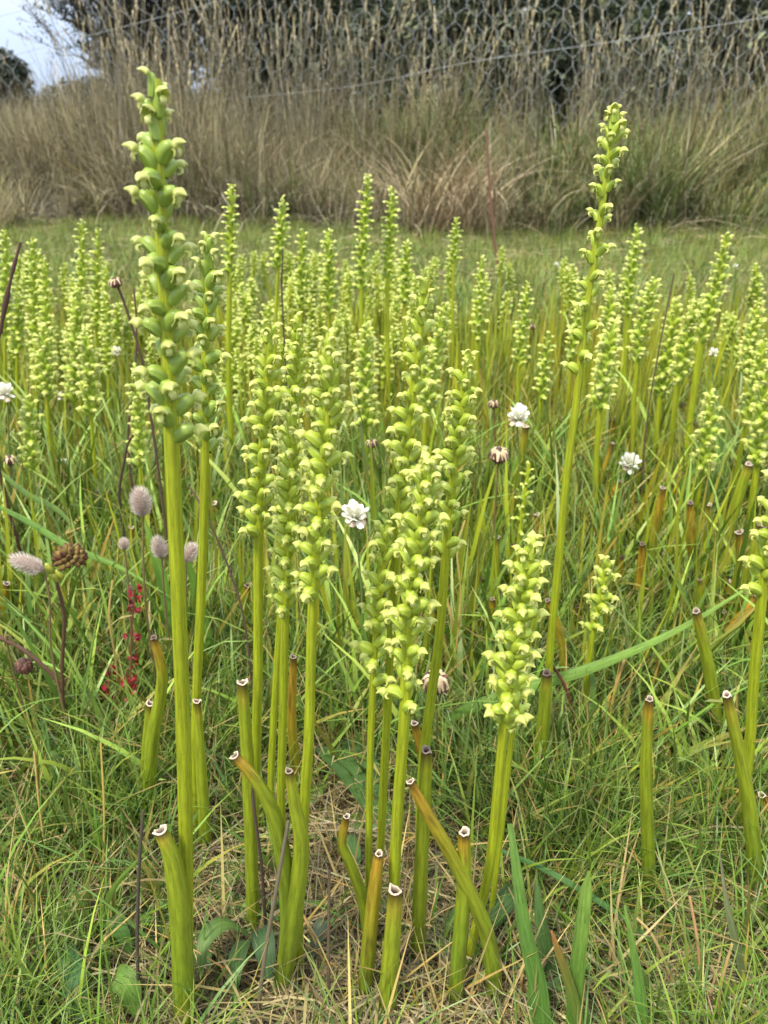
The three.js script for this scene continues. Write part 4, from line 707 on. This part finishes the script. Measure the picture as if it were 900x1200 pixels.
function head(o) {          // kinds: fluffy, white, brown
  const s = stemInto(o.stem, o.d, o.d1 ?? o.d, o.w ?? 4, o.sc ?? '#6d8038'), g = thing(o.name, o.label, o.cat, BASE(s.base), o.group), R = o.r * (o.kind === 'brown' ? 1 : 0.9) / FPX * depthOf(o.stem[o.stem.length - 1][1], o.d);
  part('stalk', s.geo, M.dry, g);
  const D = o.dir ? V(...o.dir).normalize() : s.dir.clone(), c = s.tip.clone().addScaledVector(D, R * (o.long ?? 1) * 0.85), b = new MB(), Q = new THREE.Quaternion().setFromUnitVectors(V(0, 1, 0), D);
  if (o.kind === 'fluffy') {
    const core = lin('#a38d80'), L = o.long ?? 1.4;
    b.blob(c, R * 0.62, R * L * 0.85, R * 0.62, () => core, 10, 8, D);
    for (let i = 0; i < 560; i++) {
      const y = 1 - 2 * (i + 0.5) / 560, a = i * 2.39996, q = Math.sqrt(1 - y * y), n = V(q * Math.cos(a), y, q * Math.sin(a)), p0 = V(n.x * R * 0.55, n.y * R * L * 0.8, n.z * R * 0.55).applyQuaternion(Q).add(c), dr = V(n.x, n.y * 0.5 + 0.75, n.z).normalize().applyQuaternion(Q), l = R * rr(0.35, 0.62), k = lin(['#e2d9cc', '#cbbcb0', '#d6c4ba', '#ece5d8', '#b9a498'][i % 5]);
      b.ribbon([p0, p0.clone().addScaledVector(dr, l)], (u) => R * 0.035 * (1 - 0.8 * u), () => k, V(rr(-1, 1), rr(-1, 1), rr(-1, 1)));
    }
    part('flower_head', b.build(), M.fuzz, g, { kind: 'stuff' });
  } else {
    const white = o.kind === 'white', n = white ? Math.round((o.n ?? 34) * 0.75) : o.n ?? 34;
    const core = lin(white ? '#8d9a5c' : '#4a2f24'); b.blob(c, R * 0.4, R * 0.45, R * 0.4, () => core, 8, 6, D);
    for (let i = 0; i < n; i++) {
      const y = 1 - (white ? 1.5 : 1.85) * (i + 0.5) / n, a = i * 2.39996, q = Math.sqrt(Math.max(0, 1 - y * y)), nn = V(q * Math.cos(a), y * 0.85, q * Math.sin(a)), out = nn.clone().applyQuaternion(Q), p0 = c.clone().addScaledVector(out, R * 0.3), sag = (white ? 0.1 : 1.0) + (y < -0.1 ? 1.1 : 0), tip = !white ? c.clone().add(out.clone().multiplyScalar(0.85).add(V(0, -(o.dir && o.dir[1] < 0 ? 1.2 : 0.8), 0)).normalize().multiplyScalar(R * rr(0.92, 1.12))) : c.clone().addScaledVector(out, R * (white ? rr(0.7, 1.1) : rr(0.9, 1.12))).addScaledVector(D, white ? R * rr(0.25, 0.6) : 0).add(V(0, -R * 0.42 * sag * (white ? 0.7 : 1), 0));
      const k = white ? lin(y < -0.25 ? '#d9bfae' : ['#efece0', '#e6e3d2', '#f2efe4'][i % 3]) : lin(y > 0.62 ? ['#cdbb94', '#b7a27c'][i % 2] : ['#5a3526', '#6e4231', '#432820'][i % 3]);
      const md = white ? p0.clone().lerp(tip, 0.55).addScaledVector(D, R * 0.14) : c.clone().addScaledVector(out, R * 0.8).lerp(tip, 0.3), sd = V(0, 1, 0).cross(out); if (sd.length() < 0.1) sd.set(1, 0, 0);
      b.ribbon(curve([p0, md, tip], 5), (u) => R * (white ? 0.27 * Math.sin(Math.PI * (0.1 + 0.62 * u ** 0.8)) * (u > 0.9 ? 0.75 : 1) : 0.15 * Math.sin(Math.PI * (0.15 + 0.72 * u))), () => k, sd, 0.6);
    }
    part('flower_head', b.build(), white ? M.petal : M.straw, g, { kind: 'stuff' });
  }
  return g;
}
const FL = { kind: 'fluffy', name: 'hares_foot_clover', cat: 'clover', sc: '#7d6a44' };
head({ ...FL, label: 'fluffy pinkish grey clover head beside the tallest orchid stem, largest of its kind', stem: [[172, 720], [168, 660], [168, 605]], d: 0.47, r: 16, long: 1.45, dir: [0, 1, 0.1] });
head({ ...FL, label: 'fluffy clover head lying sideways at the left edge by the brown seed cluster', stem: [[60, 760], [58, 700], [52, 668]], d: 0.42, r: 14, long: 1.75, dir: [-1, 0.55, 0.1] });
head({ ...FL, label: 'fluffy clover head half hidden behind the tallest stem', stem: [[196, 730], [192, 690], [190, 655]], d: 0.48, r: 12, long: 1.5, dir: [-0.1, 1, 0] });
head({ ...FL, label: 'fluffy clover head between the two left orchid stems', stem: [[218, 740], [218, 690], [218, 658]], d: 0.48, r: 12, long: 1.3, dir: [0.5, 1, 0] });
head({ ...FL, label: 'small pink fluffy clover head left of the tallest stem', stem: [[154, 740], [150, 680], [146, 644]], d: 0.5, r: 8, long: 1.1 });
const WC = { kind: 'white', name: 'white_clover', cat: 'clover' };
head({ ...WC, label: 'large white clover flower between the middle clump and the centre spikes', stem: [[424, 700], [420, 650], [418, 616]], d: 0.5, r: 19, n: 40, dir: [-0.1, 1, 0.25] });
head({ ...WC, label: 'white clover flower beside the brown clover head, right of centre', stem: [[610, 570], [608, 530], [606, 500]], d: 0.72, r: 15, dir: [0, 1, 0.2] });
head({ ...WC, label: 'white clover flower low in the grass right of the tall thin orchid', stem: [[740, 590], [736, 570], [735, 552]], d: 0.75, r: 14, dir: [0, 1, 0.4] });
head({ ...WC, label: 'white clover flower with browned base at the left edge', stem: [[12, 540], [10, 500], [9, 470]], d: 0.75, r: 13, dir: [0, 1, 0.2] });
head({ ...WC, label: 'small white clover flower behind the tallest orchid, left side', stem: [[138, 460], [137, 435], [136, 418]], d: 1.0, r: 7 });
head({ ...WC, label: 'tiny white clover flower below the left drift', stem: [[74, 570], [73, 555], [73, 546]], d: 0.82, r: 6, n: 18 });
head({ ...WC, label: 'tiny white clover flower right of the long leaning orchid', stem: [[836, 440], [836, 428], [836, 420]], d: 1.1, r: 7, n: 18 });
head({ ...WC, label: 'tiny white clover flower at the foot of the left drift spike', stem: [[70, 500], [69, 485], [69, 470]], d: 0.95, r: 7, n: 18 });
head({ ...WC, label: 'tiny white clover flower far out in the right hand grass', stem: [[862, 330], [862, 322], [862, 316]], d: 1.7, r: 4, n: 12 });
head({ ...WC, label: 'tiny white clover flower in the far grass before the bank', stem: [[652, 322], [652, 318], [652, 314]], d: 1.9, r: 4, n: 12 });
const BC = { kind: 'brown', name: 'withered_clover', cat: 'clover', sc: '#77663a' };
head({ ...BC, label: 'withered brown clover head with a pale crown beside the white clover', stem: [[578, 690], [580, 600], [584, 540]], d: 0.62, r: 14, n: 60, dir: [0, 1, 0.1] });
head({ ...BC, label: 'withered brown clover head drooping behind the broad centre spike', stem: [[512, 880], [512, 840], [510, 806]], d: 0.4, r: 19, n: 60, dir: [0, 1, 0.15] });
head({ ...BC, label: 'small withered clover head at the left edge under the white one', stem: [[14, 580], [13, 560], [12, 544]], d: 0.72, r: 9, n: 36 });
head({ ...BC, label: 'small pinkish withered clover bud right of the middle clump', stem: [[440, 590], [437, 550], [436, 524]], d: 0.75, r: 8, n: 36 });
head({ ...BC, label: 'small pinkish withered clover bud behind the leaning centre orchid', stem: [[580, 520], [579, 495], [579, 478]], d: 0.85, r: 8, n: 36 });
head({ ...BC, label: 'tiny withered clover bud right of the red stalk', stem: [[627, 410], [626, 395], [625, 386]], d: 1.25, r: 5, n: 24 });
head({ ...BC, label: 'withered clover head hanging on the bent brown stalk at the left', stem: [[8, 744], [16, 752], [24, 766]], d: 0.43, r: 14, n: 46, dir: [0.1, -1, 0.1] });
head({ ...BC, label: 'brush like dead flower head with a white crown on a dark stalk', sc: '#5c4634', w: 5, stem: [[166, 422], [154, 380], [142, 345], [138, 336]], d: 0.6, r: 9, n: 44, dir: [-0.3, 1, 0.1] });
{
  // knobbly brown seed cluster on a branching dark stem
  const s = stemInto([[76, 850], [73, 780], [75, 720], [66, 680]], 0.43, 0.435, 7, '#5a3d26'), g = thing('seed_cluster', 'knobbly brown seed cluster with green buds on a dark branching stem', 'seed head', BASE(s.base)), k = 1 / FPX * 0.46;
  part('stalk', s.geo, M.dry, g);
  const b2 = stemInto([[-12, 742], [20, 757], [48, 778], [68, 800], [72, 822]], 0.43, 0.432, 8, '#6a4c3c', false); part('bent_stalk', b2.geo, M.dry, g);
  const c = at(82, 655, 0.432);
  for (let i = 0; i < 44; i++) {
    const a = i * 2.4, y = 1 - 1.3 * (i + 0.5) / 44, q = Math.sqrt(Math.max(0, 1 - y * y)), D = V(q * Math.cos(a) * 1.2, y * 0.9, q * Math.sin(a)).normalize(), b = new MB(), c0 = lin(['#8d7a3c', '#a08a4a', '#6e4a26', '#7d6a34'][i % 4]), c1 = lin('#5a2f1e'), p = c.clone().addScaledVector(D, 12 * k);
    b.tube([c.clone().addScaledVector(D, 6 * k), p, p.clone().addScaledVector(D, 5 * k), p.clone().addScaledVector(D, 10 * k)], (u) => k * [1.2, 3.4, 3.6, 1.6][Math.round(u * 3)], (u) => u > 0.7 ? c1 : c0, 6, { cap: true }); part('seed_capsule', b.build(), M.dry, g);
  }
  for (const [x, y, r] of [[58, 666, 5], [64, 676, 5], [70, 673, 4.5]]) { const b = new MB(), cc = lin('#a8ad3e'); b.blob(at(x, y, 0.43), r * k, r * 1.7 * k, r * k, () => cc, 8, 6, V(-0.5, 1, 0)); part('bud', b.build(), M.ovary, g); }
}
for (const [label, line] of [
  ['taller red sorrel stalk with clustered crimson flowers at the left', [[154, 870], [152, 820], [153, 790], [154, 745], [158, 690]]],
  ['shorter red sorrel stalk in front of the taller one, flowers spaced out', [[126, 905], [127, 860], [126, 820], [130, 785]]]]) {
  const d = 0.45, s = stemInto(line, d, d + 0.01, 3.5, '#8a5a38'), g = thing('red_sorrel', label, 'sorrel', BASE(s.base)), k = 0.5 / FPX; part('stalk', s.geo, M.dry, g);
  for (let i = 5; i <= 24; i++) {
    if (i < 23 && hash(i, line.length, 3) < 0.4) continue;
    const b = new MB(), p = s.pts[i];
    for (let j = 0; j < 9; j++) { const a = rr(0, 6.28), D = V(Math.cos(a), rr(-0.6, 0.7), Math.sin(a)).normalize(), q = p.clone().addScaledVector(D, rr(3, 8) * k), c = lin(['#a82430', '#8f1c28', '#bc3a42', '#751824'][j % 4]); b.ribbon([q, q.clone().addScaledVector(D, 2.5 * k), q.clone().addScaledVector(D, 5 * k)], (u) => 3.2 * k * (0.5 + 0.9 * Math.sin(Math.PI * (0.1 + 0.8 * u))), () => c, V(rr(-1, 1), rr(-1, 1), rr(-1, 1)), 0.3); }
    part('flower_cluster', b.build(), M.petal, g);
  }
}
renderer.render(scene, camera);
